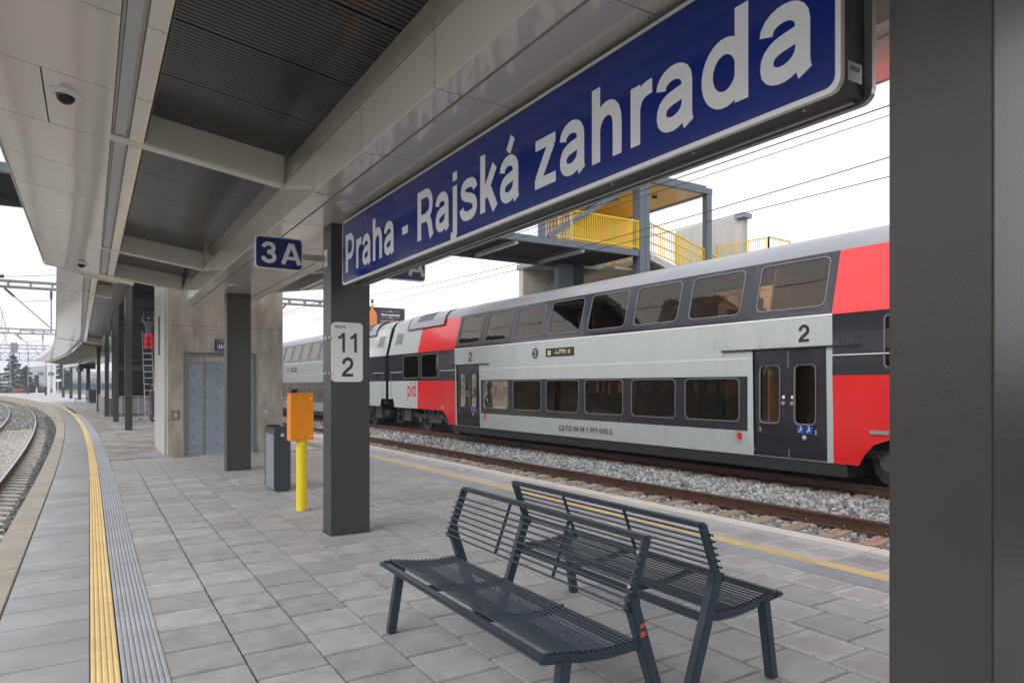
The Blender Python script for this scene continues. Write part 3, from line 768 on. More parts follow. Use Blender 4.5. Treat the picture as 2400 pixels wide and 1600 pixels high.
# ------------------------------------------------------------------ ballast stones (countless)
def stones(name, pts, size, m, parent=None):
    """pts: (n,3) array; angular stones, 8 corners each"""
    n = len(pts)
    base = np.array([(-1,-1,-1),(1,-1,-1),(1,1,-1),(-1,1,-1),(-1,-1,1),(1,-1,1),(1,1,1),(-1,1,1)], float) * 0.5
    V = base[None] * (1 + rng.uniform(-.42, .42, (n, 8, 3)))
    V *= (size * rng.uniform(0.55, 1.25, (n, 1, 1))) * np.array([1.25, 0.95, 0.8]) 
    a = rng.uniform(0, 2*PI, (n, 3))
    for ax in range(3):
        c, s = np.cos(a[:, ax])[:, None], np.sin(a[:, ax])[:, None]
        i, j = [(1, 2), (0, 2), (0, 1)][ax]
        vi, vj = V[:, :, i].copy(), V[:, :, j].copy()
        V[:, :, i] = vi*c - vj*s; V[:, :, j] = vi*s + vj*c
    V += pts[:, None, :]
    F = np.array([(0,3,2,1),(4,5,6,7),(0,1,5,4),(1,2,6,5),(2,3,7,6),(3,0,4,7)])
    FF = (F[None] + (np.arange(n)*8)[:, None, None]).reshape(-1)
    me = bpy.data.meshes.new(name); me.vertices.add(n*8); me.vertices.foreach_set('co', V.reshape(-1))
    me.loops.add(len(FF)); me.loops.foreach_set('vertex_index', FF.astype(np.int32))
    me.polygons.add(n*6); me.polygons.foreach_set('loop_start', (np.arange(n*6)*4).astype(np.int32)); me.polygons.foreach_set('loop_total', np.full(n*6, 4, np.int32))
    me.update(calc_edges=True); me.materials.append(m)
    return link(name, me, parent, kind='stuff')
def right_pts(n, s0, s1, o0, o1, z):
    s = rng.uniform(s0, s1, n); o = rng.uniform(o0, o1, n)
    x = A1[0] + DR.x*(s - A1[1]) + NR.x*o; y = A1[1] + DR.y*(s - A1[1]) + NR.y*o
    ph = ((s - 1.05 + 0.3) % 0.6) - 0.3      # distance from the sleeper axis
    zz = z + rng.uniform(-.03, .025, n)
    on = (np.abs(ph) < 0.15) & (o > -2.1) & (o < 0.60)
    keep = ~on | (rng.random(n) < 0.02)
    zz = np.where((o < 0) & (o > -1.5), zz - 0.035, zz)
    railz = (np.abs(o) < 0.09) | (np.abs(o + 1.505) < 0.09)
    keep &= ~railz
    hump = 0.05*np.exp(-((o - 1.5)/0.7)**2)
    return np.stack([x, y, zz + hump], 1)[keep]
stones('ballast', right_pts(30000, 2.0, 17, -1.45, 4.9, ZR - .215), 0.062, M['stone'])
stones('ballast', right_pts(17000, 17, 46, -1.3, 4.9, ZR - .215), 0.085, M['stone'])
def left_pts(n, y0, y1, o0, o1, z, shoulder=False):
    y = rng.uniform(y0, y1, n); o = rng.uniform(o0, o1, n)
    s = -2*7.2e-4*np.maximum(0, y - 12); k = 1/np.sqrt(1 + s*s)
    x = -0.80 - 7.2e-4*np.maximum(0, y - 12)**2 + o*k; yy = y - s*o*k
    zz = np.full(n, z) + rng.uniform(-.03, .03, n)
    near = np.abs(y[:, None] - SLY[None]).min(1) < 0.135
    drop = near & (o > -2.97) & (o < -.37) & (y < 60) & (rng.random(n) < 0.97)
    return np.stack([x, yy, zz], 1)[~drop]
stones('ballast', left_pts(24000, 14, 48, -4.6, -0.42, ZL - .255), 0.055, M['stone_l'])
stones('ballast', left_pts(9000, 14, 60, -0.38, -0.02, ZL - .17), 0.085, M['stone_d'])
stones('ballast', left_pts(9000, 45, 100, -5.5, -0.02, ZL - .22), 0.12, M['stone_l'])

# ================================================================== canopies
# lateral profile, offset o from the left roof edge: soffit rises outwards, box spine in the middle
def zsof(o): return 4.15 - 0.147*o
def canopy(name, label, cat, left, Ys, joints, beams, spine=True, right=True, dark_to=2.54, group=None, ceil=None, ch=None):
    """left(Y) -> X of the left roof edge; Ys = (start, end); joints = panel joints; beams = crossbeam positions"""
    root = thing(name, label, cat, (0, 0, 0), group=group)
    y0, y1 = Ys
    def P(Y, o, z):
        s = (left(Y + 0.5) - left(Y - 0.5)); k = 1/math.sqrt(1 + s*s)
        if ch: o = (o/.955)*(ch(Y) - left(Y)) if o <= .955 else ch(Y) - left(Y) + o - .955
        return (left(Y) + o*k, Y - s*o*k, z)
    def panel(nm, o0, o1, z0, z1, a, b_, m, th=0.03, inset=0.006, nrm=None):
        # panel between offsets o0..o1 at heights z0..z1, from Y=a to Y=b_
        g_ = inset
        d = Vector((o1-o0, 0, z1-z0)); L_ = d.length; d /= L_
        oa, za, ob, zb = o0 + d.x*g_, z0 + d.z*g_, o1 - d.x*g_, z1 - d.z*g_
        n_ = nrm or (-d.z, d.x)
        mb = MB()
        bt = [P(a+g_, oa, za), P(a+g_, ob, zb), P(b_-g_, ob, zb), P(b_-g_, oa, za)]
        tp = [P(a+g_, oa + n_[0]*th, za + n_[1]*th), P(a+g_, ob + n_[0]*th, zb + n_[1]*th), P(b_-g_, ob + n_[0]*th, zb + n_[1]*th), P(b_-g_, oa + n_[0]*th, za + n_[1]*th)]
        mb.hexa(bt, tp)
        return obj(nm, mb, m, root)
    js = [y0] + [j for j in joints if y0 + 0.2 < j < y1 - 0.2] + [y1]
    halves = [1] + ([-1] if right else [])
    for hf in halves:
        mir = (lambda o: o) if hf == 1 else (lambda o: 6.32 - o)
        def seg(nm, o0, o1, z0, z1, a, b_, m, up=True, th=0.03, inset=0.006):
            A_, B_ = mir(o0), mir(o1)
            d = Vector((B_-A_, 0, z1-z0)).normalized(); n_ = (-d.z, d.x)
            if up and n_[1] < 0: n_ = (-n_[0], -n_[1])
            if not up:   # vertical face: thickness towards the spine core
                n_ = (1 if hf == 1 else -1, 0)
            return panel(nm, A_, B_, z0, z1, a, b_, m, th, inset, n_)
        for a, b_ in zip(js[:-1], js[1:]):
            if right or True:
                sp_ = (hf == 1 and name == 'platform_canopy' and abs(a - 6.33) < 0.2)
                if sp_:
                    seg('soffit_panel', 0.0, 0.46, zsof(0), zsof(.46), a, b_, M['clad']); seg('soffit_panel', 0.46, 0.955, zsof(.46), zsof(.955), a, b_, M['clad'])
                else:
                    seg('soffit_panel', 0.0, 0.955, zsof(0), zsof(.955), a, b_, M['clad'])
                seg('soffit_strip', 1.095, 1.225, zsof(1.095), zsof(1.225), a, b_, M['clad'])
            if spine:
                seg('spine_panel', 2.54, 2.54, 3.43, 3.79, a, b_, M['clad'], up=False)
                seg('spine_panel', 2.54, 2.60, 3.79, 4.08, a, b_, M['clad'], up=False)
                seg('soffit_panel', 2.543, 2.735, 3.43, 3.43, a, b_, M['clad'])
        # light channel
        mb = MB(); mb.strip(lambda Y: [P(Y, mir(0.955), zsof(.955)), P(Y, mir(.955), zsof(.955) + .05), P(Y, mir(0.98), zsof(.98) + .05)], js)
        mb.strip(lambda Y: [P(Y, mir(1.07), zsof(1.07) + .05), P(Y, mir(1.095), zsof(1.095) + .05), P(Y, mir(1.095), zsof(1.095))], js)
        obj('channel_rim', mb, M['clad_flat'], root)
        for a, b_ in zip(beams[:-1], beams[1:]):
            n = max(1, round((b_ - a) / 3.3)); 
            for q in range(n):
                c0, c1 = a + 0.12 + (b_-a-0.24)*q/n, a + 0.12 + (b_-a-0.24)*(q+1)/n
                mb = MB(); mb.hexa([P(c0, mir(.982), zsof(.982)+.012), P(c0, mir(1.068), zsof(1.068)+.012), P(c1, mir(1.068), zsof(1.068)+.012), P(c1, mir(.982), zsof(.982)+.012)],
                                   [P(c0, mir(.982), zsof(.982)+.07), P(c0, mir(1.068), zsof(1.068)+.07), P(c1, mir(1.068), zsof(1.068)+.07), P(c1, mir(.982), zsof(.982)+.07)])
                obj('light_strip', mb, M['channel'], root)
        # upstand between strip and coffer
        mb = MB(); mb.strip(lambda Y: [P(Y, mir(1.235), zsof(1.235) + 0.002), P(Y, mir(1.235), zsof(1.235) + .36)], js)
        obj('coffer_edge', mb, M['clad_flat'], root)
        # corrugated dark ceiling panels
        if ceil is None: cpanels = [y0 + 0.995*i for i in range(int((y1-y0)/0.995) + 1)] + [y1]
        else: cpanels = ceil
        for a, b_ in zip(cpanels[:-1], cpanels[1:]):
            if b_ - a < 0.1: continue
            mb = MB(); nr = max(4, int((b_-a)/0.0525)); oE = dark_to + 0.065
            pf = []
            for r in range(nr):
                t0 = a + 0.008 + (b_-a-0.016)*r/nr; p_ = (b_-a-0.016)/nr
                pf += [(t0 + .02*p_, .009), (t0 + .07*p_, 0.0), (t0 + .80*p_, 0.0), (t0 + .85*p_, .009)]
            vs = [P(Y, mir(1.225), zsof(1.225) + .30 + dz) for Y, dz in pf] + [P(Y, mir(oE), zsof(oE) + .31 + dz) for Y, dz in pf]
            n = len(pf); mb.add(vs, [(k, k+1, n+k+1, n+k) for k in range(n-1)])
            obj('ceiling_panel', mb, M['dark_ceil'], root)
        # crossbeams
        for Yb in beams:
            mb = MB(); w = 0.085
            oe = 2.545 if spine else dark_to - .30
            pf = [(1.10, 0.004), (oe, 0.0)]
            bt = [P(Yb-w, mir(1.10), zsof(1.10)-.004), P(Yb-w, mir(oe), zsof(oe)-.004), P(Yb+w, mir(oe), zsof(oe)-.004), P(Yb+w, mir(1.10), zsof(1.10)-.004)]
            tp = [(x, y, z + (.36)) for x, y, z in bt]
            mb.hexa(bt, tp); obj('crossbeam', mb, M['clad_flat'], root, bevel=0.012)
            mb = MB(); mb.hexa([P(Yb-w, mir(.95), zsof(.95)-.003), P(Yb-w, mir(1.10), zsof(1.10)-.003), P(Yb+w, mir(1.10), zsof(1.10)-.003), P(Yb+w, mir(.95), zsof(.95)-.003)],
                               [P(Yb-w, mir(.95), zsof(.95)+.06), P(Yb-w, mir(1.10), zsof(1.10)+.06), P(Yb+w, mir(1.10), zsof(1.10)+.06), P(Yb+w, mir(.95), zsof(.95)+.06)])
            obj('channel_bridge', mb, M['clad_flat'], root)
        # outer fascia
        fj = js
        mb = MB(); mb.strip(lambda Y: [P(Y, mir(0.0), 4.148), P(Y, mir(-.018), 4.14), P(Y, mir(-.018), 4.46), P(Y, mir(0.02), 4.46)], fj)
        obj('fascia', mb, M['fascia'] if name != 'platform_canopy' else M['clad_flat'], root)
    if spine:
        for a, b_ in zip(js[:-1], js[1:]):
            panel('soffit_panel', 2.745, 3.575, 3.43, 3.43, a, b_, M['clad'])
            if not right: pass
        # black core behind the joints
        mb = MB(); mb.strip(lambda Y: [P(Y, 2.645, 4.3), P(Y, 2.645, 3.80), P(Y, 2.575, 3.78), P(Y, 2.575, 3.465), P(Y, 3.745, 3.465), P(Y, 3.745, 3.78), P(Y, 3.675, 3.80), P(Y, 3.675, 4.3)], js)
        obj('spine_core', mb, M['sigbody'], root)
        for Ye in (y0, y1):
            mb = MB(); w = .02
            bt = [P(Ye-w, 2.54, 3.43), P(Ye-w, 3.78, 3.43), P(Ye+w, 3.78, 3.43), P(Ye+w, 2.54, 3.43)]
            mb.hexa(bt, [(x, y, 4.1) for x, y, z in bt]); obj('end_panel', mb, M['clad_flat'], root)
    # roof skin and end fascias
    oE = 6.32 if right else (3.78 if spine else dark_to)
    mb = MB()
    def roofp(Y):
        if right: return [P(Y, 0, 4.46), P(Y, 3.16, 4.30 if spine else 4.4), P(Y, 6.32, 4.46), P(Y, 6.32, 4.50), P(Y, 3.16, 4.36), P(Y, 0, 4.50)]
        return [P(Y, 0, 4.46), P(Y, oE, 4.32), P(Y, oE, 4.38), P(Y, 0, 4.50)]
    mb.strip(roofp, js, closed=True); obj('roof_sheet', mb, M['galv'], root)
    # solid backing above soffit panels so no light leaks through the joints
    for mir in ([lambda o: o] + ([lambda o: 6.32 - o] if right else [])):
        mb = MB(); mb.strip(lambda Y: [P(Y, mir(0.01), zsof(0)+.04), P(Y, mir(1.23), zsof(1.23)+.075)], js)
        obj('panel_backing', mb, M['sigbody'], root)
        for Ye, sg in ((y0, -1), (y1, 1)):
            mb = MB()
            q = [P(Ye, mir(0), zsof(0)-.006), P(Ye, mir(dark_to), zsof(dark_to)-.006), P(Ye, mir(dark_to), 4.34), P(Ye, mir(0), 4.46)]
            q2 = [(x, y + .035*sg, z) for x, y, z in q]
            mb.add(q + q2, [(0,1,2,3), (7,6,5,4), (0,4,5,1), (1,5,6,2), (2,6,7,3), (3,7,4,0)])
            obj('end_panel', mb, M['clad_flat'], root)
    return root, P

can1, P1 = canopy('platform_canopy', 'beige panelled canopy with dark corrugated coffers above the benches and the station name sign', 'canopy',
                  lambda Y: -0.78, (-2.75, 17.05), [-1.47 + 1.3*i for i in range(16)], [-5.0, 1.10, 7.53, 13.72, 16.95],
                  ceil=[-2.75, -1.55, -.56, .43, 1.42, 2.41, 3.40, 4.39, 5.40, 6.40, 7.53, 8.5, 9.5, 10.5, 11.5, 12.5, 13.72, 14.75, 15.8, 17.0])
# panel rivets
mb = MB()
for Yj in [-1.47 + 1.3*i for i in range(2, 15)]:
    for dy in (-.03, .03):
        for o in (.12, .34, .58, .82):
            mb.box(-.78+o-.004, -.78+o+.004, Yj+dy-.004, Yj+dy+.004, zsof(o)-.004, zsof(o)+.002)
        for o in (1.13, 1.19): mb.box(-.78+o-.004, -.78+o+.004, Yj+dy-.004, Yj+dy+.004, zsof(o)-.004, zsof(o)+.002)
        for z in (3.47, 3.62, 3.75): mb.box(1.756, 1.762, Yj+dy-.004, Yj+dy+.004, z-.004, z+.004)
        for x in (1.80, 1.91, 2.05, 2.3, 2.5): mb.box(x-.004, x+.004, Yj+dy-.004, Yj+dy+.004, 3.426, 3.432)
obj('rivets', mb, M['screw'], can1, kind='stuff')
for x, y in ((2.15, 6.58), (2.15, .1), (2.15, 10.6), (2.15, 12.9), (2.15, 15.9)):
    obj('downlight', MB().tube([(x, y, 3.415), (x, y, 3.432)], .085, 24), M['rim'], can1)

can2, P2 = canopy('stair_canopy', 'beige panelled canopy above the stairs, behind the lift tower', 'canopy',
                  lambda Y: -0.59 - (Y - 17.5)*0.0353, (17.3, 43.2), [17.3 + 1.35*i for i in range(1, 20)], [17.4, 20.6, 42.9],
                  spine=False, right=False, dark_to=1.90, ch=lambda Y: -0.11 - 0.0119*(Y - 17.3))
can3, P3 = canopy('curved_canopy', 'curved white edged canopy following the bend of the far platform', 'canopy',
                  lambda Y: XL(Y) - 0.02 - max(0, (Y-60))*0.012, (43.25, 84.0), [43.25 + 2.04*i for i in range(1, 20)], [43.4, 50.2, 57.0, 63.8, 70.6, 77.4, 83.9],
                  spine=True, right=True, ceil=[43.4 + 1.13*i for i in range(37)])

# ------------------------------------------------------------------ steel columns
col_me = None
def column(x, y, h, label, w=0.44, d=0.31, rz=0.0):
    t = thing('steel_column', label, 'column', (x, y, 0), rz, group='steel columns carrying the platform roofs')
    mb = MB(); mb.box(-w/2, w/2, -d/2, d/2, 0.0, h); obj('shaft', mb, M['col'], t, bevel=0.006)
    mb = MB(); mb.box(-w/2-.012, w/2+.012, -d/2-.012, d/2+.012, 0.0, 0.006); obj('base_seal', mb, M['ink'], t)
    return t
column(2.47, 1.112, 3.43, 'dark grey column closest to the camera, filling the right edge of the view')
column(2.472, 7.557, 3.43, 'dark column carrying the white number plate, at the left end of the station sign')
column(2.47, 14.22, 3.43, 'dark column between the litter bin and the lift door')
column(1.23, 29.05, 6.9, 'tall dark column right beside the lift tower, nearest of the row along the stairs', .24, .3)
column(1.02, 35.95, 6.9, 'second tall column behind the lift tower, in front of the sloping stair cheek', .22, .3)
column(0.78, 42.3, 6.4, 'column by the guard rail at the foot of the stairs', .2, .3)
column(0.48, 50.1, 4.0, 'column at the far end of the stair guard rail, left of the display board', .2, .3)
column(-0.12, 82.7, 3.43, 'column behind the distant bench and bin', .36, .3)
for i, (x, y) in enumerate(((-0.98, 93.1), (-2.0, 102.8))):
    column(x, y, 3.9, ['distant column left of the far litter bin under the display board', 'farthest and leftmost of the distant roof columns'][i], .34, .3)

# ------------------------------------------------------------------ station name sign
sg = thing('station_name_sign', 'large blue station name sign with light letters, hung under the canopy', 'station sign', (2.3, 4.295, 3.045))
# local: x to the right as read = world -Y ; build in local frame then rotate
def Lx(mb): return mb.xf(FACE_MX)
Wd, Hd = 2.835, 0.335
mb = MB(); mb.prism(rrect(-Wd, Wd, -Hd, Hd, .05), -.012, 0.012, 'y'); obj('rim', Lx(mb), M['rim'], sg)
mb = MB(); mb.prism(rrect(-Wd+.022, Wd-.022, -Hd+.022, Hd-.022, .04), -.0145, -.011, 'y'); obj('face', Lx(mb), M['blue'], sg)
_w = sum(GL[c][0] for c in 'Praha - Rajská zahrada'); _x = 0.0
for c in 'Praha - Rajská zahrada':
    if c != ' ':
        t = text_mb(c, 0.395, 5.50*GL[c][0]/_w, bold=0.98); t.xf(Matrix.Translation((-2.75 + 5.50*_x/_w, -.0155, -.220))); obj('letter', Lx(t), M['letter'], sg, label='light grey letter ' + c if c != '-' else 'light grey hyphen')
    _x += GL[c][0]
mb = MB(); mb.box(-Wd+.10, Wd-.03, .012, .185, -Hd+.02, Hd-.03); obj('housing', Lx(mb), M['sigbody'], sg)
mb = MB(); mb.prism(rrect(-Wd+.06, Wd, -Hd, Hd, .05), .185, .21, 'y'); obj('rear_rim', Lx(mb), M['alu'], sg)
mb = MB(); mb.box(-Wd+.12, Wd-.06, .150, .172, -Hd+.008, -Hd+.02); obj('edge_profile', Lx(mb), M['alu'], sg)
mb = MB()
for i in range(10):
    x = -Wd + .35 + i*.57
    mb.tube([(x, .05, -Hd+.0), (x, .05, -Hd+.03)], .008, 6)
for z in (.15, .05): mb.box(Wd-.004, Wd+.004, .193, .202, z-.004, z+.004); mb.box(Wd-.004, Wd+.003, -.004, .004, z-.004, z+.004)
obj('screws', Lx(mb), M['screw'], sg, kind='stuff')
for x in (-2.3, -1.0, 0.3, 1.6):
    mb = MB(); mb.box(x, x+.05, .08, .12, Hd-.03, Hd+.052); obj('hanger', Lx(mb), M['ink'], sg)
mb = MB(); mb.box(Wd-.0, Wd+.002, .03, .115, -.29, -.22); st_ = obj('type_label', Lx(mb), M['alu'], sg)
mb = MB(); mb.box(Wd+.002, Wd+.004, .045, .10, -.25, -.235); obj('label_print', Lx(mb), mat('label_green', (.1, .3, .2), .5), sg)

# ------------------------------------------------------------------ sector signs on the column
def sector_sign(x0, x1, y, label, txt, tx, arm):
    t = thing('sector_sign', label, 'sign', ((x0+x1)/2, y, 3.075))
    w, h = (x1-x0)/2, .175
    mb = MB(); mb.prism(rrect(-w, w, -h, h, .045), -.014, .014, 'y'); obj('rim', mb, M['rim'], t)
    mb = MB(); mb.prism(rrect(-w+.013, w-.013, -h+.013, h-.013, .036), -.0165, -.0135, 'y'); obj('face', mb, M['navy'], t)
    for s, xx in zip(txt, tx):
        tt = text_mb(s, .222); tt.xf(Matrix.Translation((xx, -.0175, -.112))); obj('letter', tt, M['letter'], t, label='letter ' + s)
    a0, a1 = (w - .0, w + arm) if arm > 0 else (-w + arm, -w)
    mb = MB(); mb.box(a0, a1, -.006, .006, -.045, .02); obj('arm', mb, M['alu'], t)
    mb = MB(); xx = a1 if arm > 0 else a0
    mb.box(xx-.006, xx+.002, -.06, .06, -.10, .09); obj('bracket', mb, M['rim'], t)
    return t
sector_sign(1.49, 1.99, 7.60, 'blue platform sector sign reading 3 A, bracketed left of the numbered column', ('3', 'A'), (-.195, .015), .262)
sector_sign(2.96, 3.46, 7.60, 'blue sector sign whose lower right corner shows under the station name sign', ('A',), (.02,), -.262)
sector_sign(1.49, 1.99, 1.16, 'blue sector sign on the closest column, just above the picture', ('3', 'A'), (-.195, .015), .262)

kp = thing('kilometre_plate', 'white rounded plate with the numbers 090106, 11 and 2 strapped to the column', 'number plate', (2.425, 7.385, 1.69))
mb = MB(); mb.prism(rrect(-.175, .175, 0, .655, .045, 6), -.012, .012, 'y'); obj('board', mb, M['plate'], kp, bevel=.004)
for s, xx, zz in (('11', -.125, .325), ('2', -.075, .055)):
    t = text_mb(s, .215, .27 if s == '11' else .15, bold=.86); t.xf(Matrix.Translation((xx, -.0128, zz))); obj('numeral', t, M['ink_warm'], kp, label='numeral ' + s)
t = text_mb('090106', .028, .118); t.xf(Matrix.Translation((-.145, -.0128, .59))); obj('code', t, M['ink'], kp)
mb = MB()
for z in (.49, .10):
    mb.box(-.186, -.180, -.03, .36, z-.004, z+.004); mb.tube([(-.20, -.0, z-.01), (-.178, -.0, z-.01)], .016, 8); mb.tube([(-.196, .14, z-.01), (-.181, .14, z-.01)], .018, 8)
obj('strap', mb, M['screw'], kp)

# ------------------------------------------------------------------ dome cameras
def dome(x, y, label):
    z = zsof(x + .78)
    t = thing('dome_camera', label, 'security camera', (x, y, z))
    t.rotation_euler = (0, math.atan(0.147), 0)
    mb = MB(); rings = [(.125, .0), (.125, -.008), (.095, -.022), (.072, -.026)]
    mb.strip(lambda k: [(rings[k][0]*math.cos(a), rings[k][0]*math.sin(a), rings[k][1]) for a in [2*PI*i/28 for i in range(28)]], range(4), closed=True)
    obj('base_ring', mb, M['white'], t, smooth=True)
    mb = MB(); mb.strip(lambda k: [(.07*math.cos(rad(90*k/7))*math.cos(a), .07*math.cos(rad(90*k/7))*math.sin(a), -.024-.065*math.sin(rad(90*k/7))) for a in [2*PI*i/24 for i in range(24)]], [0,1,2,3,4,5,6,6.9], closed=True)
    obj('dome_glass', mb, M['bulbglass'], t, smooth=True)
dome(-.165, 6.74, 'black glass dome camera on the canopy soffit at upper left')
dome(-.13, 15.9, 'small dome camera near the far left end of the canopy soffit')

# ------------------------------------------------------------------ benches
def make_bench(label):
    t = thing('steel_bench', label, 'bench', (0, 0, 0), group='slatted steel benches back to back')
    m = M['bench']; ly = .93
    for s in (-1, 1):
        y = s*ly
        mb = MB(); mb.bar((.045, y, 0), (.115, y, .445), .055, .055, up=(1,0,0)); obj('leg', mb, m, t, bevel=.005)
        mb = MB(); mb.box(.045-.015, .045+.02, y-.0285, y-.027, .012, .05) if s > 0 else mb.box(.045-.01, .045+.025, y-.0285, y-.0275, .01, .055)
        obj('leg_opening', mb, M['ink'], t)
        mb = MB(); mb.bar((.72, y, 0), (.515, y, .60), .055, .06, up=(1,0,0)); mb.bar((.516, y, .59), (.507, y, .66), .055, .058, up=(1,0,0)); obj('leg', mb, m, t, bevel=.005)
        # curved seat end plate
        pts = [(0.0, .445), (.10, .432), (.22, .412), (.36, .400), (.48, .402), (.56, .410)]
        mb = MB(); mb.prism([(x, z) for x, z in pts] + [(x, z + .042) for x, z in reversed(pts)], y-.012, y+.012, 'y'); obj('seat_plate', mb, m, t, bevel=.003)
        # back side plate
        mb = MB(); mb.bar((.478, y, .59), (.60, y, .915), .022, .052, up=(1,0,0)); obj('back_plate', mb, m, t, bevel=.004)
        mb = MB()
        for f_ in (.62, .10):
            pz = .60 + .30*(.25 + f_); px = .478 + (pz-.59)*.375 - .0
            mb.tube([(px - .028, y - .0, pz), (px - .034, y, pz + .001)], .010, 8)
        obj('screw', mb, M['screw'], t)
    # front lip: flat bar with turned corners
    mb = MB(); mb.box(-.028, .03, -ly-.03, ly+.03, .452, .478); obj('front_rail', mb, m, t, bevel=.008)
    mb = MB(); mb.bar((.604, -ly-.01, .918), (.604, ly+.01, .918), .052, .028, up=(0, 0, 1)); obj('top_rail', mb, m, t, bevel=.008)
    mb = MB(); mb.box(.535, .56, -ly+.02, ly-.02, .385, .435); obj('rear_rail', mb, m, t, bevel=.003)
    for yy in (-.31, .31):
        mb = MB(); mb.prism([(x, z - .002) for x, z in pts] + [(x, z + .034) for x, z in reversed(pts)], yy-.006, yy+.006, 'y'); obj('seat_support', mb, m, t)
        mb = MB(); mb.bar((.488, yy, .60), (.602, yy, .905), .012, .02, up=(1,0,0)); obj('back_support', mb, m, t, bevel=.003)
    def zs(x):
        for (a, za), (b_, zb) in zip(pts[:-1], pts[1:]):
            if a <= x <= b_: return za + (zb-za)*(x-a)/(b_-a)
        return .41
    rod = MB().tube([(0, -ly-.012, 0), (0, ly+.012, 0)], .0058, 8).mesh('seat_rod', m, smooth=True)
    for k in range(17):
        x = .045 + .0285*k; link('seat_rod', rod, t, (x, 0, zs(x) + .042 + .006))
    rod2 = MB().tube([(0, -ly-.03, 0), (0, ly+.03, 0)], .0065, 8).mesh('back_rod', m, smooth=True)
    for k in range(8):
        z = .615 + .0355*k; link('back_rod', rod2, t, (.478 + (z-.59)*.375 - .026, 0, z))
    return t
b1 = make_bench('front slatted steel bench facing the left track, dark blue grey, orange mark on its leg')
b1.location = (1.665, 3.37, 0)
b2 = copy_tree(b1); b2['label'] = 'rear slatted steel bench facing the train, back to back with the front one'
b2.location = (3.335, 3.45, 0); b2.rotation_euler = (0, 0, PI)
# orange maker mark on the near rear leg of the first bench
mb = MB()
for z0, z1, x0, x1 in ((.0, .0, -.018, .016), (.012, .012, -.018, .016)): mb.bar((x0, -.0285, z0 + .49), (x1, -.0285, z0 + .50), .001, .005, up=(0,0,1))
for a, b_ in (((-.018, .462), (.016, .472)), ((.016, .472), (-.016, .446)), ((-.016, .446), (.018, .456))): mb.bar((a[0], -.0285, a[1]), (b_[0], -.0285, b_[1]), .001, .005, up=(0,0,1))
obj('maker_mark', mb, M['spray'], b1, loc=(.555, -.93, .02))

# ------------------------------------------------------------------ litter bin
bn = thing('litter_bin', 'narrow anthracite litter bin with light grey side and round white sticker', 'litter bin', (2.55, 11.24, 0))
prof = [(-.125, .035), (-.09, .012), (.09, .012), (.125, .035), (.125, .93), (.12, .98), (.09, 1.01), (-.09, 1.01), (-.12, .98), (-.125, .93)]
prof = [(x, z) for x, z in prof]
mb = MB(); mb.prism(prof, -.33, -.30, 'y'); obj('front_panel', mb, M['bin_dark'], bn, bevel=.006)
mb = MB(); mb.prism(prof, .30, .33, 'y'); obj('rear_panel', mb, M['bin_dark'], bn, bevel=.006)
mb = MB(); mb.box(-.12, .12, -.30, .30, .03, .885); obj('body', mb, M['bin_grey'], bn)
mb = MB(); mb.box(-.124, .124, -.30, .30, .885, .955); mb.box(-.118, -.10, -.30, .30, .955, .99).box(.10, .118, -.30, .30, .955, .99); obj('hood', mb, M['bin_dark'], bn, bevel=.005)
mb = MB(); mb.box(-.09, .09, -.27, .27, .957, .96); obj('opening', mb, M['ink'], bn)
mb = MB(); mb.prism(disc(0, .88, .026), -.334, -.330, 'y'); stc = obj('sticker', mb, M['white'], bn)
mb = MB(); mb.prism(disc(-.007, .878, .009, 10), -.3355, -.334, 'y'); mb.bar((-.012, -.335, .872), (.016, -.335, .890), .001, .004); mb.bar((.0, -.335, .874), (.018, -.335, .879), .001, .004); obj('symbol', mb, M['ink'], stc)

# ------------------------------------------------------------------ orange box on a yellow post (validator)
vp = thing('yellow_post', 'bright yellow round post with an orange metal box on top, beside the litter bin', 'post', (2.39, 9.16, 0))
mb = MB(); mb.tube([(0, 0, 0), (0, 0, .97)], .07, 28); obj('post', mb, M['yellow'], vp, smooth=True)
mb = MB(); mb.box(.01, .06, -.085, -.055, .0, .025); obj('foot_clamp', mb, M['screw'], vp)
mb = MB(); mb.box(-.155, .125, -.075, .12, .945, 1.53); bx = obj('box', mb, M['orange'], vp, bevel=.004)
mb = MB(); mb.box(-.159, .134, -.085, -.076, .93, 1.535); mb.box(-.162, -.156, -.085, .12, .925, 1.50); mb.box(-.163, .137, -.09, .125, 1.535, 1.547); obj('cover', mb, M['orange'], vp, bevel=.002)
mb = MB()
for x, z in ((-.10, 1.48), (.10, 1.48), (-.105, .975), (.0, .978), (.10, .98)): mb.tube([(x, -.085, z), (x, -.095, z)], .011, 10)
obj('bolt', mb, M['screw'], vp)

# ================================================================== lift tower
lt = thing('lift_tower', 'raw concrete lift tower with film wrapped sliding doors', 'lift tower', (2.85, 19.3, 0))
def LT(mb, name, m, parent=None, **k):
    mb.xf(Matrix.Translation((-2.85, -19.3, 0))); return obj(name, mb, m, parent or lt, **k)
X0, X1, Yf, Yb = 1.55, 4.15, 17.72, 20.9
ztop = 9.2
for xa, xb in ((X0, 1.875), (3.515, X1)): LT(MB().box(xa, xb, Yf, Yf+.3, 0, 2.43), 'front_wall', M['conc'])
# upper wall in formwork lifts, tie lines recessed
zs_ = [2.432, 3.05, 4.9, 7.0, ztop]
for z0, z1 in zip(zs_[:-1], zs_[1:]):
    for xa, xb in ((X0, 2.10), (2.104, 3.62), (3.624, X1)):
        mb = MB(); mb.box(xa, xb - .0, Yf, Yf+.3, z0, z1 - .006); LT(mb, 'wall_panel', M['conc'])
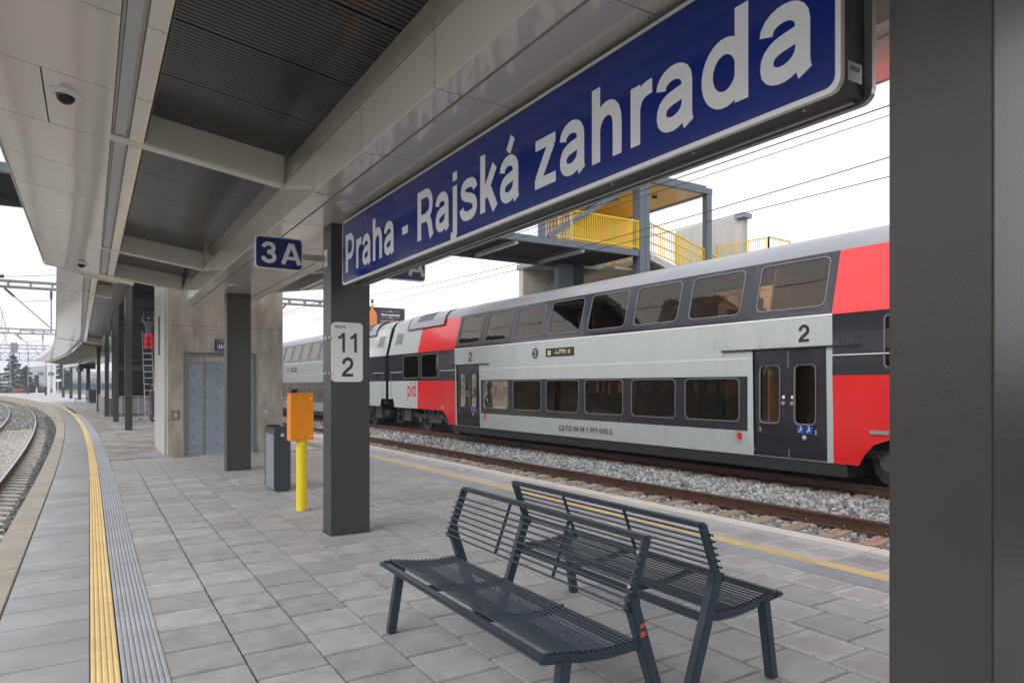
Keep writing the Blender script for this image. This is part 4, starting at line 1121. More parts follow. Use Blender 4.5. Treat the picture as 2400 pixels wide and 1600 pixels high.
# left wall with narrow slot window; its sky-lit brightness is put into paler concrete
sl0, sl1, sz0, sz1 = 19.15, 19.72, 2.42, 3.40
js_ = [Yf+.30, 18.35, 19.0, sl0, sl1, 20.25, Yb]
for a, b_ in zip(js_[:-1], js_[1:]):
    mb = MB()
    if a == sl0:
        mb.box(X0-.05, X0+.25, a+.002, b_-.002, 0, sz0).box(X0-.05, X0+.25, a+.002, b_-.002, sz1, ztop)
        mb.xf(Matrix.Identity(4)); LT(mb, 'wall_panel', M['conc_pale'])
    else:
        mb.box(X0-.05, X0+.25, a+.003, b_-.003, 0, ztop); LT(mb, 'wall_panel', M['conc_pale'])
mb = MB(); mb.box(X0-.05, X0+.25, Yf+.004, Yf+.296, 0, 9.19); 
mb = MB(); mb.box(X0+.16, X0+.18, sl0, sl1, sz0, sz1); LT(mb, 'slot_window', M['bulbglass'])
mb = MB(); mb.box(X0-.052, X0-.0, sl0-.015, sl0+.03, sz0-.02, sz1+.02).box(X0-.052, X0, sl1-.03, sl1+.015, sz0-.02, sz1+.02); LT(mb, 'slot_frame', M['galv'])
mb = MB(); mb.box(X1-.25, X1, Yf+.302, Yb-.3, 0, ztop); LT(mb, 'side_wall', M['conc_pale'])
mb = MB(); mb.box(X0+.26, X1, Yb-.29, Yb, 0, ztop); LT(mb, 'back_wall', M['conc_pale'])
mb = MB(); mb.box(X0, X1, Yf, Yb, ztop+.004, ztop+.12); LT(mb, 'roof_slab', M['conc_pale'])
# doors
mb = MB(); mb.box(1.876, 1.93, Yf-.012, Yf+.12, 0, 2.42).box(3.46, 3.514, Yf-.012, Yf+.12, 0, 2.42).box(1.93, 3.46, Yf-.012, Yf+.12, 2.352, 2.42); dfr = LT(mb, 'door_frame', M['t_seal'])
mb = MB(); mb.box(1.931, 2.32, Yf+.02, Yf+.05, 2.20, 2.352).box(1.931, 1.965, Yf+.02, Yf+.05, .02, 2.2).box(2.285, 2.32, Yf+.02, Yf+.05, .02, 2.2).box(1.931, 2.32, Yf+.02, Yf+.05, .0, .02).box(1.965, 2.285, Yf+.021, Yf+.05, .20, .235)
LT(mb, 'side_door_frame', M['bronze'])
mb = MB(); mb.box(1.965, 2.285, Yf+.035, Yf+.045, .235, 2.2).box(1.965, 2.285, Yf+.035, Yf+.045, .02, .20); pn = LT(mb, 'side_door', M['film'])
mb = MB(); mb.box(2.33, 3.34, Yf+.04, Yf+.08, 2.21, 2.352).box(3.345, 3.40, Yf+.03, Yf+.09, 0, 2.352); LT(mb, 'lintel_panel', M['bronze'])
for xa, xb, dy in ((2.33, 2.83, .05), (2.835, 3.34, .062)):
    mb = MB(); mb.box(xa, xb, Yf+dy, Yf+dy+.02, .0, 2.205); LT(mb, 'sliding_door', M['film'])
mb = MB(); mb.box(3.405, 3.458, Yf+.03, Yf+.05, 0, 2.35); LT(mb, 'film_strip', M['film'])
# film print: arrows, dots and slanted text blocks
mb = MB(); ml_ = MB()
def film(xs, dy, z0, z1):
    for xx in xs:
        z = z0
        while z < z1 - .15:
            mb.box(xx-.006, xx+.006, Yf+dy-.002, Yf+dy, z+.06, z+.17); mb.prism([(xx-.02, z+.07), (xx+.02, z+.07), (xx, z+.03)], Yf+dy-.002, Yf+dy, 'y'); z += .365
def slant(xa, w, dy, z0, z1, st=.24):
    z = z0
    while z < z1 - .15:
        for k in (0, .022): ml_.bar((xa, Yf+dy-.001, z+k), (xa+w, Yf+dy-.001, z+.13+k), .001, .007)
        z += st
def dots(xx, dy, z0, z1):
    z = z0
    while z < z1: mb.prism(disc(xx, z, .012, 8), Yf+dy-.002, Yf+dy, 'y'); z += .24
film([2.10], .035, .35, 2.15); slant(2.19, .09, .035, .30, 2.1); dots(1.99, .035, .4, 2.1); dots(1.905, -.012, .2, 2.3)
film([2.62], .05, .15, 2.15); slant(2.41, .10, .05, .10, 2.1); slant(2.71, .11, .05, .1, 2.1, .26); dots(2.37, .05, .15, 2.1); dots(2.53, .05, .1, 2.1); slant(2.93, .12, .062, .1, 2.1); film([3.15], .062, .15, 2.15)
slant(3.41, .045, .03, .1, 2.2, .3)
LT(mb, 'film_print', M['film_ink'], kind='stuff')
for xx, dy in ((2.06, .035), (2.17, .035), (2.58, .05), (2.68, .05), (3.08, .062), (3.22, .062)): ml_.box(xx-.002, xx+.002, Yf+dy-.002, Yf+dy, .05, 2.19)
LT(ml_, 'film_print', M['film_line'], kind='stuff')
mb = MB(); mb.tube([(2.245, Yf+.03, 1.68), (2.245, Yf+.0, 1.68)], .022, 12).tube([(2.255, Yf+.03, .78), (2.255, Yf+.01, .78)], .016, 12); LT(mb, 'lock', M['screw'], pn) if False else LT(mb, 'lock', M['screw'])
mb = MB(); mb.box(2.34, 2.40, Yf+.0, Yf+.04, 2.22, 2.28); LT(mb, 'door_closer', M['steel'])
# call button plate, empty box outline
mb = MB(); mb.box(1.635, 1.785, Yf-.012, Yf, .855, 1.065); cb = LT(mb, 'call_panel', M['ink'])
mb = MB(); mb.box(1.65, 1.77, Yf-.016, Yf-.011, .87, 1.05); LT(mb, 'call_plate', M['steel'])
mb = MB(); mb.box(1.69, 1.74, Yf-.019, Yf-.015, .95, .97); LT(mb, 'call_button', M['white'])
mb = MB(); mb.box(3.68, 3.80, Yf-.006, Yf, .84, 1.10).box(3.65, 3.68, Yf-.005, Yf, .90, 1.03).box(3.80, 3.83, Yf-.005, Yf, .90, 1.03); LT(mb, 'patch_plate', M['bronze'])
mb = MB(); mb.tube([(3.74, Yf-.012, .99), (3.74, Yf, .99)], .022, 12); LT(mb, 'lock', M['screw'])
# tie holes
mb = MB()
for x, z in ((2.42, 2.88), (2.72, 2.9), (3.88, 2.55), (3.72, 1.9), (3.98, 1.45), (1.72, 2.2), (1.68, 1.2), (3.7, 3.2), (1.75, 3.3)): mb.tube([(x, Yf-.0015, z), (x, Yf, z)], .012, 8)
LT(mb, 'tie_hole', M['ink'], kind='stuff')
ps = thing('lift_pictogram_sign', 'small navy sign with white lift and wheelchair pictograms above the lift door', 'sign', (2.86, Yf-.012, 2.62))
mb = MB(); mb.box(-.30, .30, -.006, .006, -.135, .135); obj('board', mb, M['navy'], ps)
def ring(mb, poly_out, poly_in, y0, y1):
    n = len(poly_out); vs = [(a, y0, b_) for a, b_ in poly_out] + [(a, y0, b_) for a, b_ in poly_in]
    mb.add(vs, [(k, (k+1) % n, n+(k+1) % n, n+k) for k in range(n)])
for xc in (-.145, .145):
    mb = MB(); ring(mb, rrect(xc-.105, xc+.105, -.105, .105, .02), rrect(xc-.098, xc+.098, -.098, .098, .016), -.0075, 0)
    if xc < 0:
        for k in (-.055, 0, .055):
            mb.prism(disc(xc+k, .012, .013, 8), -.0078, -.0074, 'y'); mb.box(xc+k-.016, xc+k+.016, -.0078, -.0074, -.078, -.006)
        mb.prism([(xc-.045, .055), (xc-.015, .055), (xc-.03, .08)], -.0078, -.0074, 'y'); mb.prism([(xc+.015, .08), (xc+.045, .08), (xc+.03, .055)], -.0078, -.0074, 'y')
    else:
        mb.prism(disc(xc-.01, .06, .013, 8), -.0078, -.0074, 'y'); mb.box(xc-.018, xc, -.0078, -.0074, -.02, .04); mb.box(xc-.01, xc+.04, -.0078, -.0074, -.025, -.012)
        ring(mb, disc(xc-.005, -.035, .05, 16), disc(xc-.005, -.035, .038, 16), -.0079, 0)
    obj('pictogram', mb, M['white'], ps)

# ================================================================== stair enclosure behind the lift tower
se = thing('stair_enclosure', 'black louvred stair enclosure behind the ladder and the lift tower', 'stair enclosure', (3.02, 42.8, 0))
mb = MB(); mb.box(-2.0, 3.2, .06, .16, 0.1, 9.5); obj('backing', mb, M['louvre'], se)
z = .55
while z < 9.3:
    mb = MB(); mb.hexa([(-1.95, .02, z), (3.2, .02, z), (3.2, .06, z+.02), (-1.95, .06, z+.02)], [(-1.95, -.05, z+.20), (3.2, -.05, z+.20), (3.2, .06, z+.24), (-1.95, .06, z+.24)])
    obj('slat', mb, M['louvre'], se); z += .30
mb = MB(); mb.box(-2.0, 3.2, -.02, .055, 0, .50); obj('plinth', mb, M['conc'], se)
for zz in (6.15, 2.45):
    mb = MB(); mb.box(-2.0, 3.2, -.10, .02, zz, zz+.32); obj('beam', mb, M['sigbody'], se)
mb = MB(); mb.box(-2.0, -1.9, .0, 9.0, 4.9, 9.5); obj('side_cladding', mb, M['louvre'], se)
mb = MB(); mb.box(-2.0, 3.2, -14.0, .0, 6.7, 6.9); obj('soffit', mb, M['louvre'], se)
stc_ = thing('stair_flight', 'concrete stair flight with pale sloping cheek rising behind the tall columns', 'stairs', (.95, 45, 0))
mb = MB(); mb.hexa([(-.04, 5.2, 2.0), (.06, 5.2, 2.0), (.06, -4.0, 5.55), (-.04, -4.0, 5.55)], [(-.04, 5.2, 2.75), (.06, 5.2, 2.75), (.06, -4.0, 6.35), (-.04, -4.0, 6.35)]); obj('cheek', mb, M['t_seal'], stc_)
mb = MB(); mb.hexa([(.12, -4.6, 5.15), (.2, -4.6, 5.15), (.14, -8.0, 6.6), (.06, -8.0, 6.6)], [(.12, -4.6, 5.75), (.2, -4.6, 5.75), (.14, -8.0, 7.3), (.06, -8.0, 7.3)]); obj('cheek', mb, M['t_seal'], stc_)
gr = thing('guard_rail', 'low grey metal guard rail with glazed infill at the foot of the stairs', 'railing', (.5, 49.6, 0))
pts_ = [(0.0, 0), (.05, -2.2), (.12, -4.6), (.17, -6.9), (.95, -7.4), (1.75, -7.4), (2.3, -7.4)]
for a, b_ in zip(pts_[:-1], pts_[1:]):
    mb = MB(); mb.bar((*a, .55), (*b_, .55), .012, .85); obj('infill_panel', mb, M['galv'], gr)
    mb = MB(); mb.bar((*a, 1.06), (*b_, 1.06), .05, .04); obj('top_rail', mb, M['alu'], gr)
for a in pts_:
    mb = MB(); mb.box(a[0]-.03, a[0]+.03, a[1]-.03, a[1]+.03, 0, 1.08); obj('post', mb, M['alu'], gr)

# ladder and workmen
ld = thing('ladder', 'aluminium ladder leaning inside the stair enclosure, worker standing on it', 'ladder', (2.50, 36.8, 0))
for s in (-1, 1):
    mb = MB(); mb.bar((s*.22-.02, 0, 0), (s*.19-.12, 1.2, 4.3), .03, .07); obj('stile', mb, M['alu'], ld)
for k in range(14):
    f_ = (k+.7)/14.3; mb = MB(); mb.bar((-.22-.02-.1*f_+.03*f_, 1.2*f_, 4.3*f_), (.22-.02-.1*f_-.03*f_, 1.2*f_, 4.3*f_), .035, .045); obj('rung', mb, M['alu'], ld)

def skin_body(name, joints, edges, m, parent, root=0, sub=2):
    """one continuous surface grown over a skeleton (joint: x, y, z, radius)"""
    me = bpy.data.meshes.new(name); me.from_pydata([j[:3] for j in joints], edges, [])
    o = bpy.data.objects.new(name, me); COL.objects.link(o)
    md = o.modifiers.new('skin', 'SKIN'); md.use_smooth_shade = True
    for i, j in enumerate(joints):
        sv = me.skin_vertices[0].data[i]; r = j[3] if isinstance(j[3], tuple) else (j[3], j[3]); sv.radius = r; sv.use_root = (i == root)
    sb = o.modifiers.new('sub', 'SUBSURF'); sb.levels = sub; sb.render_levels = sub
    bpy.context.view_layer.update()
    ev = o.evaluated_get(bpy.context.evaluated_depsgraph_get()); m2 = bpy.data.meshes.new_from_object(ev)
    bpy.data.objects.remove(o); bpy.data.meshes.remove(me)
    m2.name = name; m2.materials.clear(); m2.materials.append(m)
    return link(name, m2, parent)
def person(label, loc, rz, legs_m, torso_m, arms='down', bend=0.0, hair_m=None, hood=False, sit=False):
    t = thing('person', label, 'person', loc, rz)
    # facing -Y ; feet at z 0
    S_ = 1.0
    hipz = .92 if not sit else .45
    J = [(0, 0, hipz, (.15, .11)), (0, 0, hipz+.22, (.14, .10)), (0, -.02, hipz+.45, (.19, .11)), (0, 0, hipz+.56, (.08, .07)), (0, 0, hipz+.62, .055)]
    E_ = [(0, 1), (1, 2), (2, 3), (3, 4)]
    for s in (-1, 1):
        n = len(J)
        if arms == 'up': J += [(s*.19, 0, hipz+.50, .062), (s*.27, -.16, hipz+.66, .048), (s*.20, -.28, hipz+.92, .036)]
        else: J += [(s*.20, 0, hipz+.48, .06), (s*.26, -.04, hipz+.22, .046), (s*.24, -.14, hipz-.02, .036)]
        E_ += [(2, n), (n, n+1), (n+1, n+2)]
    if not sit:
        body = skin_body('body', J + [(-.09, 0, .86, .09), (-.11, -.02, .48, .062), (-.12, .02, .10, .048), (.09, 0, .86, .09), (.11, -.02, .48, .062), (.12, .02, .10, .048)],
                         E_ + [(0, len(J)), (len(J), len(J)+1), (len(J)+1, len(J)+2), (0, len(J)+3), (len(J)+3, len(J)+4), (len(J)+4, len(J)+5)], torso_m, t)
        tj = [(0, 0, .93, (.165, .125)), (0, 0, .84, (.17, .13))]
        te = [(0, 1)]
        for s in (-1, 1):
            n = len(tj); tj += [(s*.10, 0, .78, .10), (s*.115, -.02, .48, .078), (s*.12, .02, .12, .07)]; te += [(1, n), (n, n+1), (n+1, n+2)]
        skin_body('trousers', tj, te, legs_m, t)
        for s in (-1, 1):
            skin_body('shoe', [(s*.12, .06, .06, .05), (s*.12, -.05, .05, .05), (s*.125, -.16, .04, .042)], [(0, 1), (1, 2)], M['shoe'], t, sub=1)
    else:
        for s in (-1, 1):
            n = len(J); J += [(s*.1, -.08, hipz-.02, .09), (s*.12, -.45, hipz, .07), (s*.12, -.48, .06, .05)]; E_ += [(0, n), (n, n+1), (n+1, n+2)]
        skin_body('body', J, E_, torso_m, t)
    hz = hipz + .76
    skin_body('head', [(0, -.02, hz-.10, .055), (0, -.02, hz, .085), (0, -.01, hz+.07, .078)], [(0, 1), (1, 2)], M['skin'], t, sub=2)
    mb = MB(); mb.tube([(0, -.105, hz-.005), (0, -.125, hz-.02)], .014, 6); obj('nose', mb, M['skin'], t)
    for s in (-1, 1):
        mb = MB(); mb.tube([(s*.032, -.098, hz+.015), (s*.032, -.106, hz+.015)], .010, 8); obj('eye', mb, M['ink'], t)
        xh, yh, zh = (s*.20, -.28, hipz+.92) if arms == 'up' else (s*.24, -.14, hipz-.02)
        d = 1 if arms == 'up' else -1
        skin_body('hand', [(xh, yh, zh, .028), (xh, yh-.02, zh+.06*d, (.036, .018)), (xh-.028, yh-.03, zh+.13*d, .008), (xh-.010, yh-.03, zh+.145*d, .008), (xh+.010, yh-.03, zh+.14*d, .008), (xh+.028, yh-.03, zh+.125*d, .007), (xh-s*.045, yh-.03, zh+.07*d, .009)],
                  [(0, 1), (1, 2), (1, 3), (1, 4), (1, 5), (1, 6)], M['cloth_grey'] if arms == 'up' else M['skin'], t, sub=1)
    skin_body('hair', [(0, .045, hz-.04, .075), (0, .01, hz+.06, .098), (0, -.045, hz+.085, .07)], [(0, 1), (1, 2)], hair_m or M['hair'], t, sub=2)
    return t
person('worker in red trousers and grey jacket standing high on the ladder, reaching up', (2.47, 37.7, 3.28), PI, M['cloth_red'], M['cloth_grey'], arms='up')
person('worker in dark plum overalls half hidden behind the lift tower corner, at the ladder foot', (2.42, 35.3, 0), PI*.55, M['cloth_plum'], M['cloth_plum'])
mb = MB(); mb.tube([(0, 0, 0), (0, 0, .12)], .09, 14, r2=.10); tag(obj('bucket', mb, M['film'], loc=(1.98, 36.3, 0)), 'small blue bucket on the paving beside the ladder foot', 'bucket')

# ================================================================== the train
# car frame: origin on the track axis at rail height, +Y along the train away from the camera, -X side faces the platform
S0 = 6.47                                # along-coordinate of the car centre, measured from the side plane reference point
HALF = 13.43
P0 = Vector((11.73, 8.55, 0))
def ins(z):                              # how far the skin leans in, by height above the platform
    if z < 0.7: return 0.045*(0.7 - z)/0.5
    if z <= 2.98: return 0.0
    if z <= 4.2: return 0.30*(z - 2.98)/1.22
    return 0.30
ZO = 0.20                                # platform height -> height above rail
def skin(name, outline, m, parent, holes=(), proud=0.0, side=1, zcut=None, label=None, thick=0.0):
    """flat pattern (s, z) of a piece of body side, draped on the body; s measured like the photograph survey"""
    loops = [[Vector((a, b_, 0)) for a, b_ in outline]] + [[Vector((a, b_, 0)) for a, b_ in h] for h in holes]
    tris = tessellate_polygon(loops); flat = [v for l in loops for v in l]
    def mp(v, q=0.0):
        x = -1.41 + ins(v.y) - proud + q; y = v.x - S0
        return (x*side, y*side, v.y + ZO)
    mb = MB(); mb.add([mp(v) for v in flat], [tuple(t) for t in tris])
    if thick:
        n = len(flat); mb.v += [mp(v, thick) for v in flat]; k = 0
        for l in loops:
            for i in range(len(l)): mb.f.append((k+i, k+(i+1) % len(l), n+k+(i+1) % len(l), n+k+i))
            k += len(l)
    o = obj(name, mb, m, parent)
    if label: o['label'] = label
    return o
def frame(name, outer, inner, m, parent, proud=0.008, side=1):
    n = len(outer); mb = MB()
    def mp(a, z, q): return ((-1.41 + ins(z) - q)*side, (a - S0)*side, z + ZO)
    vs = [mp(a, z, 0) for a, z in outer] + [mp(a, z, proud) for a, z in outer] + [mp(a, z, proud) for a, z in inner] + [mp(a, z, -.02) for a, z in inner]
    for r in range(3):
        pass
    fs = []
    for r in range(3):
        for k in range(n): fs.append((r*n+k, r*n+(k+1) % n, (r+1)*n+(k+1) % n, (r+1)*n+k))
    mb.add(vs, fs); return obj(name, mb, m, parent)
def window(parent, s0, s1, z0, z1, side=1, r=.10, sill=False):
    o = frame('window', rrect(s0-.020, s1+.020, z0-.020, z1+.020, r+.015), rrect(s0, s1, z0, z1, r), M['t_seal'], parent, side=side)
    n = rrect(s0-.004, s1+.004, z0-.004, z1+.004, r); mb = MB()
    mb.add([((-1.41 + ins(z) + .010)*side, (a - S0)*side, z + ZO) for a, z in n], [tuple(range(len(n)))])
    obj('pane', mb, M['glass'], o); return o
def mirr(pts): return [(2*S0 - a, b_) for a, b_ in reversed(pts)]
UW = [(-.69, .82), (1.25, 2.66), (3.03, 4.48), (4.83, 6.30), (6.64, 8.12), (8.46, 9.97), (10.28, 11.76), (12.12, 13.63)]
LW = [(1.22, 2.71), (3.03, 4.48), (4.82, 6.33), (6.61, 8.13), (8.41, 9.92), (10.24, 11.75)]
def make_car(label):
    t = thing('train_car', label, 'train car', (0, 0, 0), group='double deck train cars beside the platform')
    E1, E0 = S0 + HALF, S0 - HALF
    for side in (1, -1):
        near = side == 1
        # --- centre, lower side
        hole_b = [(1.0, .70), (11.93, .70), (11.93, 1.84), (1.0, 1.84)]
        dR = [(-.76, .215), (.88, .215), (.88, 2.365), (-.76, 2.365)]; dL = mirr(dR)
        skin('side_panel', [(-.88, .20), (13.82, .20), (13.82, 2.965), (-.88, 2.965)], M['t_grey'], t, [hole_b, dR, dL], side=side)
        holes = [rrect(a, b_, .90, 1.79, .10) for a, b_ in LW]
        skin('window_band', [(1.005, .705), (11.925, .705), (11.925, 1.835), (1.005, 1.835)], M['t_black'], t, holes, side=side)
        for a, b_ in LW: window(t, a, b_, .90, 1.79, side)
        skin('waist_line', [(1.0, 2.205), (11.93, 2.205), (11.93, 2.222), (1.0, 2.222)], M['white'], t, side=side, proud=.003)
        skin('waist_line', [(-.88, 2.963), (13.82, 2.963), (13.82, 2.990), (-.88, 2.990)], M['white'], t, side=side, proud=.004)
        # --- upper window band
        upz0, upz1 = 2.992, 4.20
        hu = [rrect(a, b_, 3.17, 4.11, .12) for a, b_ in UW]
        skin('upper_window_band', [(-.86, upz0), (13.80, upz0), (13.80, upz1), (-.86, upz1)], M['t_navy'], t, hu, side=side)
        skin('upper_band_foot', [(-.86, 2.992), (13.80, 2.992), (13.80, 3.07), (-.86, 3.07)], M['t_black'], t, side=side, proud=.004)
        for a, b_ in UW: window(t, a, b_, 3.17, 4.11, side, r=.12)
        # --- doors
        for D0, D1, mid in ((-.76, .88, .07), (12.06, 13.70, 12.87)):
            dr = skin('door', [(D0+.01, .22), (D1-.01, .22), (D1-.01, 2.36), (D0+.01, 2.36)], M['t_black'], t,
                      [rrect(mid+.19, mid+.63, .91, 2.04, .09), rrect(mid-.59, mid-.17, .91, 2.04, .09)], side=side, proud=-.035)
            for a, b_ in ((mid+.19, mid+.63), (mid-.59, mid-.17)):
                fr_ = frame('door_window', rrect(a-.03, b_+.03, .88, 2.07, .11), rrect(a, b_, .91, 2.04, .09), M['t_seal'], t, proud=-.022, side=side)
                n = rrect(a-.004, b_+.004, .906, 2.044, .09); mb = MB()
                mb.add([((-1.41 + .05)*side, (q - S0)*side, z + ZO) for q, z in n], [tuple(range(len(n)))]); obj('pane', mb, M['glass'], fr_)
            skin('door_seal', [(mid-.012, .23), (mid+.012, .23), (mid+.012, 2.35), (mid-.012, 2.35)], M['t_seal'], dr, side=side, proud=-.028)
            skin('door_sill', [(D0, .205), (D1, .205), (D1, .222), (D0, .222)], M['alu'], t, side=side, proud=.004)
            # rail above the door
            mb = MB(); a, b_ = mid - 1.50, mid + 1.59; mb.box(-1.46*side, -1.42*side, (a-S0)*side, (b_-S0)*side, 2.375+ZO, 2.40+ZO); obj('door_guide_rail', mb, M['ink'], t)
            mb = MB(); mb.box(-1.425*side, -1.40*side, (D0-S0)*side, (D1-S0)*side, 2.365+ZO, 2.38+ZO); obj('door_gutter', mb, M['ink'], t)
            if near:
                for dd in (.10, -.10):
                    yy = mid + dd - S0
                    mb = MB(); mb.tube([(-1.378, yy, 1.30+ZO), (-1.40, yy, 1.30+ZO)], .042, 14); obj('door_button', mb, M['alu'], t)
                    skin('button_label', [(mid+dd-.03, 1.39), (mid+dd+.03, 1.39), (mid+dd+.03, 1.45), (mid+dd-.03, 1.45)], M['white'], t, proud=-.030)
                    skin('door_handle', [(mid+dd-.03, 1.03), (mid+dd+.03, 1.03), (mid+dd+.03, 1.20), (mid+dd-.03, 1.20)], M['ink'], t, proud=-.030)
                for a in (mid+.64, mid-.60):
                    skin('reflector', [(a-.02, .70), (a+.02, .70), (a+.02, .80), (a-.02, .80)], M['alu'], t, proud=-.030)
                for a in (mid-.28, mid-.46):
                    st_ = skin('sticker', [(a-.075, .72), (a+.075, .72), (a+.075, .87), (a-.075, .87)], M['stick'], t, proud=-.030)
                    mb = MB(); q = a - S0
                    mb.prism(disc(0, .055, .016, 8), -.0015, 0, 'y'); mb.bar((0, -.001, .035), (.012, -.001, -.015), .001, .022); mb.bar((.012, -.001, -.015), (-.03, -.001, -.02), .001, .014); mb.bar((-.03, -.001, -.02), (-.035, -.001, -.055), .001, .012)
                    mb.xf(Matrix.Translation((-1.382, q, .795+ZO)) @ FACE_MX); obj('pictogram', mb, M['white'], st_)
                mb = MB()
                for k in range(3):
                    an = PI*k/3; mb.bar((-.055*math.cos(an), 0, -.055*math.sin(an)), (.055*math.cos(an), 0, .055*math.sin(an)), .001, .013)
                mb.xf(Matrix.Translation((-1.381, mid-.36-S0, .645+ZO)) @ FACE_MX); obj('snowflake_symbol', mb, M['white'], t)
        if near:
            for a in (1.215, 11.55 + .14):
                skin('alarm_box', [(a-.05, .51), (a+.05, .51), (a+.05, .66), (a-.05, .66)], M['alarm'], t, proud=.006)
                mb = MB(); ring(mb, [(x, z) for x, z in rrect(-.075, .075, -.15, .12, .06)], [(x, z) for x, z in rrect(-.068, .068, -.143, .113, .055)], 0, 0)
                mb.xf(Matrix.Translation((-1.418, a-S0, .60+ZO)) @ FACE_MX); obj('alarm_outline', mb, M['ink'], t)
        # --- the two ends
        for e in (1, -1):
            f_ = (lambda p: p) if e == 1 else mirr
            low = [(13.825, .20), (14.30, .20), (14.42, .40), (14.60, .60), (14.86, .70), (16.95, .715), (16.95, 1.838), (13.825, 1.838)]
            skin('end_panel', f_(low), M['t_red'], t, side=side, label='red lower end panel')
            skin('end_panel', f_([(16.955, .715), (19.25, .715), (19.40, 1.06), (E1, 1.06), (E1, 1.838), (16.955, 1.838)]), M['t_grey'], t, side=side)
            we = [(15.10, 16.60), (16.87, 18.33)] if e == 1 else [(14.80, 16.30), (16.60, 18.10)]
            skin('window_band', f_([(13.825, 1.842), (E1, 1.842), (E1, 2.968), (13.825, 2.968)]), M['t_black'], t, [f_(rrect(a, b_, 1.97, 2.87, .07)) for a, b_ in we], side=side)
            for a, b_ in we:
                aa, bb = (a, b_) if e == 1 else (2*S0 - b_, 2*S0 - a)
                window(t, aa, bb, 1.97, 2.87, side, r=.07)
            for a, b_ in ((13.83, 15.0), (18.42, 19.7)):
                skin('waist_line', f_([(a, 2.205), (b_, 2.205), (b_, 2.222), (a, 2.222)]), M['white'], t, side=side, proud=.003)
            skin('upper_end_panel', f_([(13.805, 2.975), (16.95, 2.975), (16.95, 4.20), (13.805, 4.20)]), M['t_red'], t, side=side, label='red upper end panel')
            skin('upper_end_panel', f_([(16.955, 2.975), (E1, 2.975), (E1, 4.20), (16.955, 4.20)]), M['t_gloss'], t, side=side)
            if near:
                # louvre grille on the upper end
                for k in range(9):
                    z = 3.40 + .055*k
                    skin('grille_slat', f_([(18.70, z), (19.42, z), (19.42, z+.028), (18.70, z+.028)]), M['ink'], t, proud=.004)
                wd = text_mb('pid', .62, .86, bold=.92); a = 17.95 if e == 1 else 2*S0 - 17.1
                wd.xf(Matrix.Translation((-1.4145, a - S0, 1.19 + ZO)) @ FACE_MX); obj('pid_logo', wd, M['pid'], t)
                skin('number_plate', f_([(14.62 if e == 1 else 14.52, .79), (14.9, .79), (14.9, .86), (14.62 if e == 1 else 14.52, .86)]), M['alu'], t, proud=.004)
                skin('gap_rail', f_([(19.55, 1.1), (19.58, 1.1), (19.58, 2.15), (19.55, 2.15)]), M['alu'], t, proud=.03)
    # --- lettering on the near side
    for mid in (.07, 12.87):
        n2 = text_mb('2', .33, .26); a = mid - .24 if mid < 1 else mid - .08
        n2.xf(Matrix.Translation((-1.4145, a + .0 - S0, 2.49 + ZO)) @ FACE_MX); obj('class_number', n2, M['ink'], t)
    rg = text_mb('CZ-ČD 94 54 1 071 010-3', .135, 2.30, bold=.78); rg.xf(Matrix.Translation((-1.412, 7.53 - S0, .375 + ZO)) @ FACE_MX); obj('registration_number', rg, M['ink'], t)
    mb = MB(); mb.box(-1.416, -1.413, 7.22 - S0, 7.53 - S0, .345+ZO, .355+ZO); obj('underline', mb, M['ink'], t)
    skin('line_symbol', disc(8.70, 2.62, .16, 28), M['ink'], t, proud=.003)
    sy = text_mb('S', .21, .17, bold=.8); sy.xf(Matrix.Translation((-1.4155, 8.785 - S0, 2.515 + ZO)) @ FACE_MX); obj('line_letter', sy, M['t_grey'], t)
    ds = skin('destination_display', rrect(6.80, 8.15, 2.49, 2.74, .03), M['ink'], t, proud=.006)
    dt = text_mb('S2', .13, .16, bold=.7); dt.xf(Matrix.Translation((-1.4185, 8.06 - S0, 2.545 + ZO)) @ FACE_MX); obj('display_text', dt, M['led'], ds)
    mb = MB(); r_ = random.Random(3)
    for k in range(34):
        yy = 7.66 - .021*k*1.0 - S0; zz = 2.63 if k % 2 else 2.57
        if r_.random() < .72: mb.box(-1.4185, -1.4175, yy, yy + .012 + .012*r_.random(), zz + ZO + .02*r_.random(), zz + ZO + .02 + .035*r_.random())
    obj('display_text', mb, M['led'], ds, kind='stuff')
    # grime streaks running down from the door guide rails
    mb = MB()
    for k in range(46):
        c_ = r_.choice([1.7, -.6, .6, 1.2, 13.6, 12.2]); a = c_ + r_.uniform(-.7, .7); z0 = 2.41; h_ = r_.uniform(.05, .5); w_ = r_.uniform(.003, .007)
        mb.add([(-1.4125, a - S0, z0 + ZO), (-1.4125, a - S0 + w_, z0 + ZO), (-1.4125, a - S0 + w_*.6 + r_.uniform(-.02, .02), z0 + h_ + ZO)], [(0, 1, 2)])
    obj('grime', mb, M['dirt'], t, kind='stuff')
    # --- roof: rounded shell in three lengths with the raised equipment ends
    def roofprof(y, drop=0.0):
        half = [(-1.11, 4.20), (-1.06, 4.33), (-.93, 4.48), (-.70, 4.60), (-.35, 4.665), (0, 4.68)]
        pts = half + [(-x, z) for x, z in reversed(half[:-1])]
        return [(x, y, z + ZO - drop*(1 if abs(x) > .5 else .6)) for x, z in pts]
    mb = MB(); mb.strip(roofprof, [-9.2, 9.2]); obj('roof', mb, M['t_roof'], t, smooth=True)
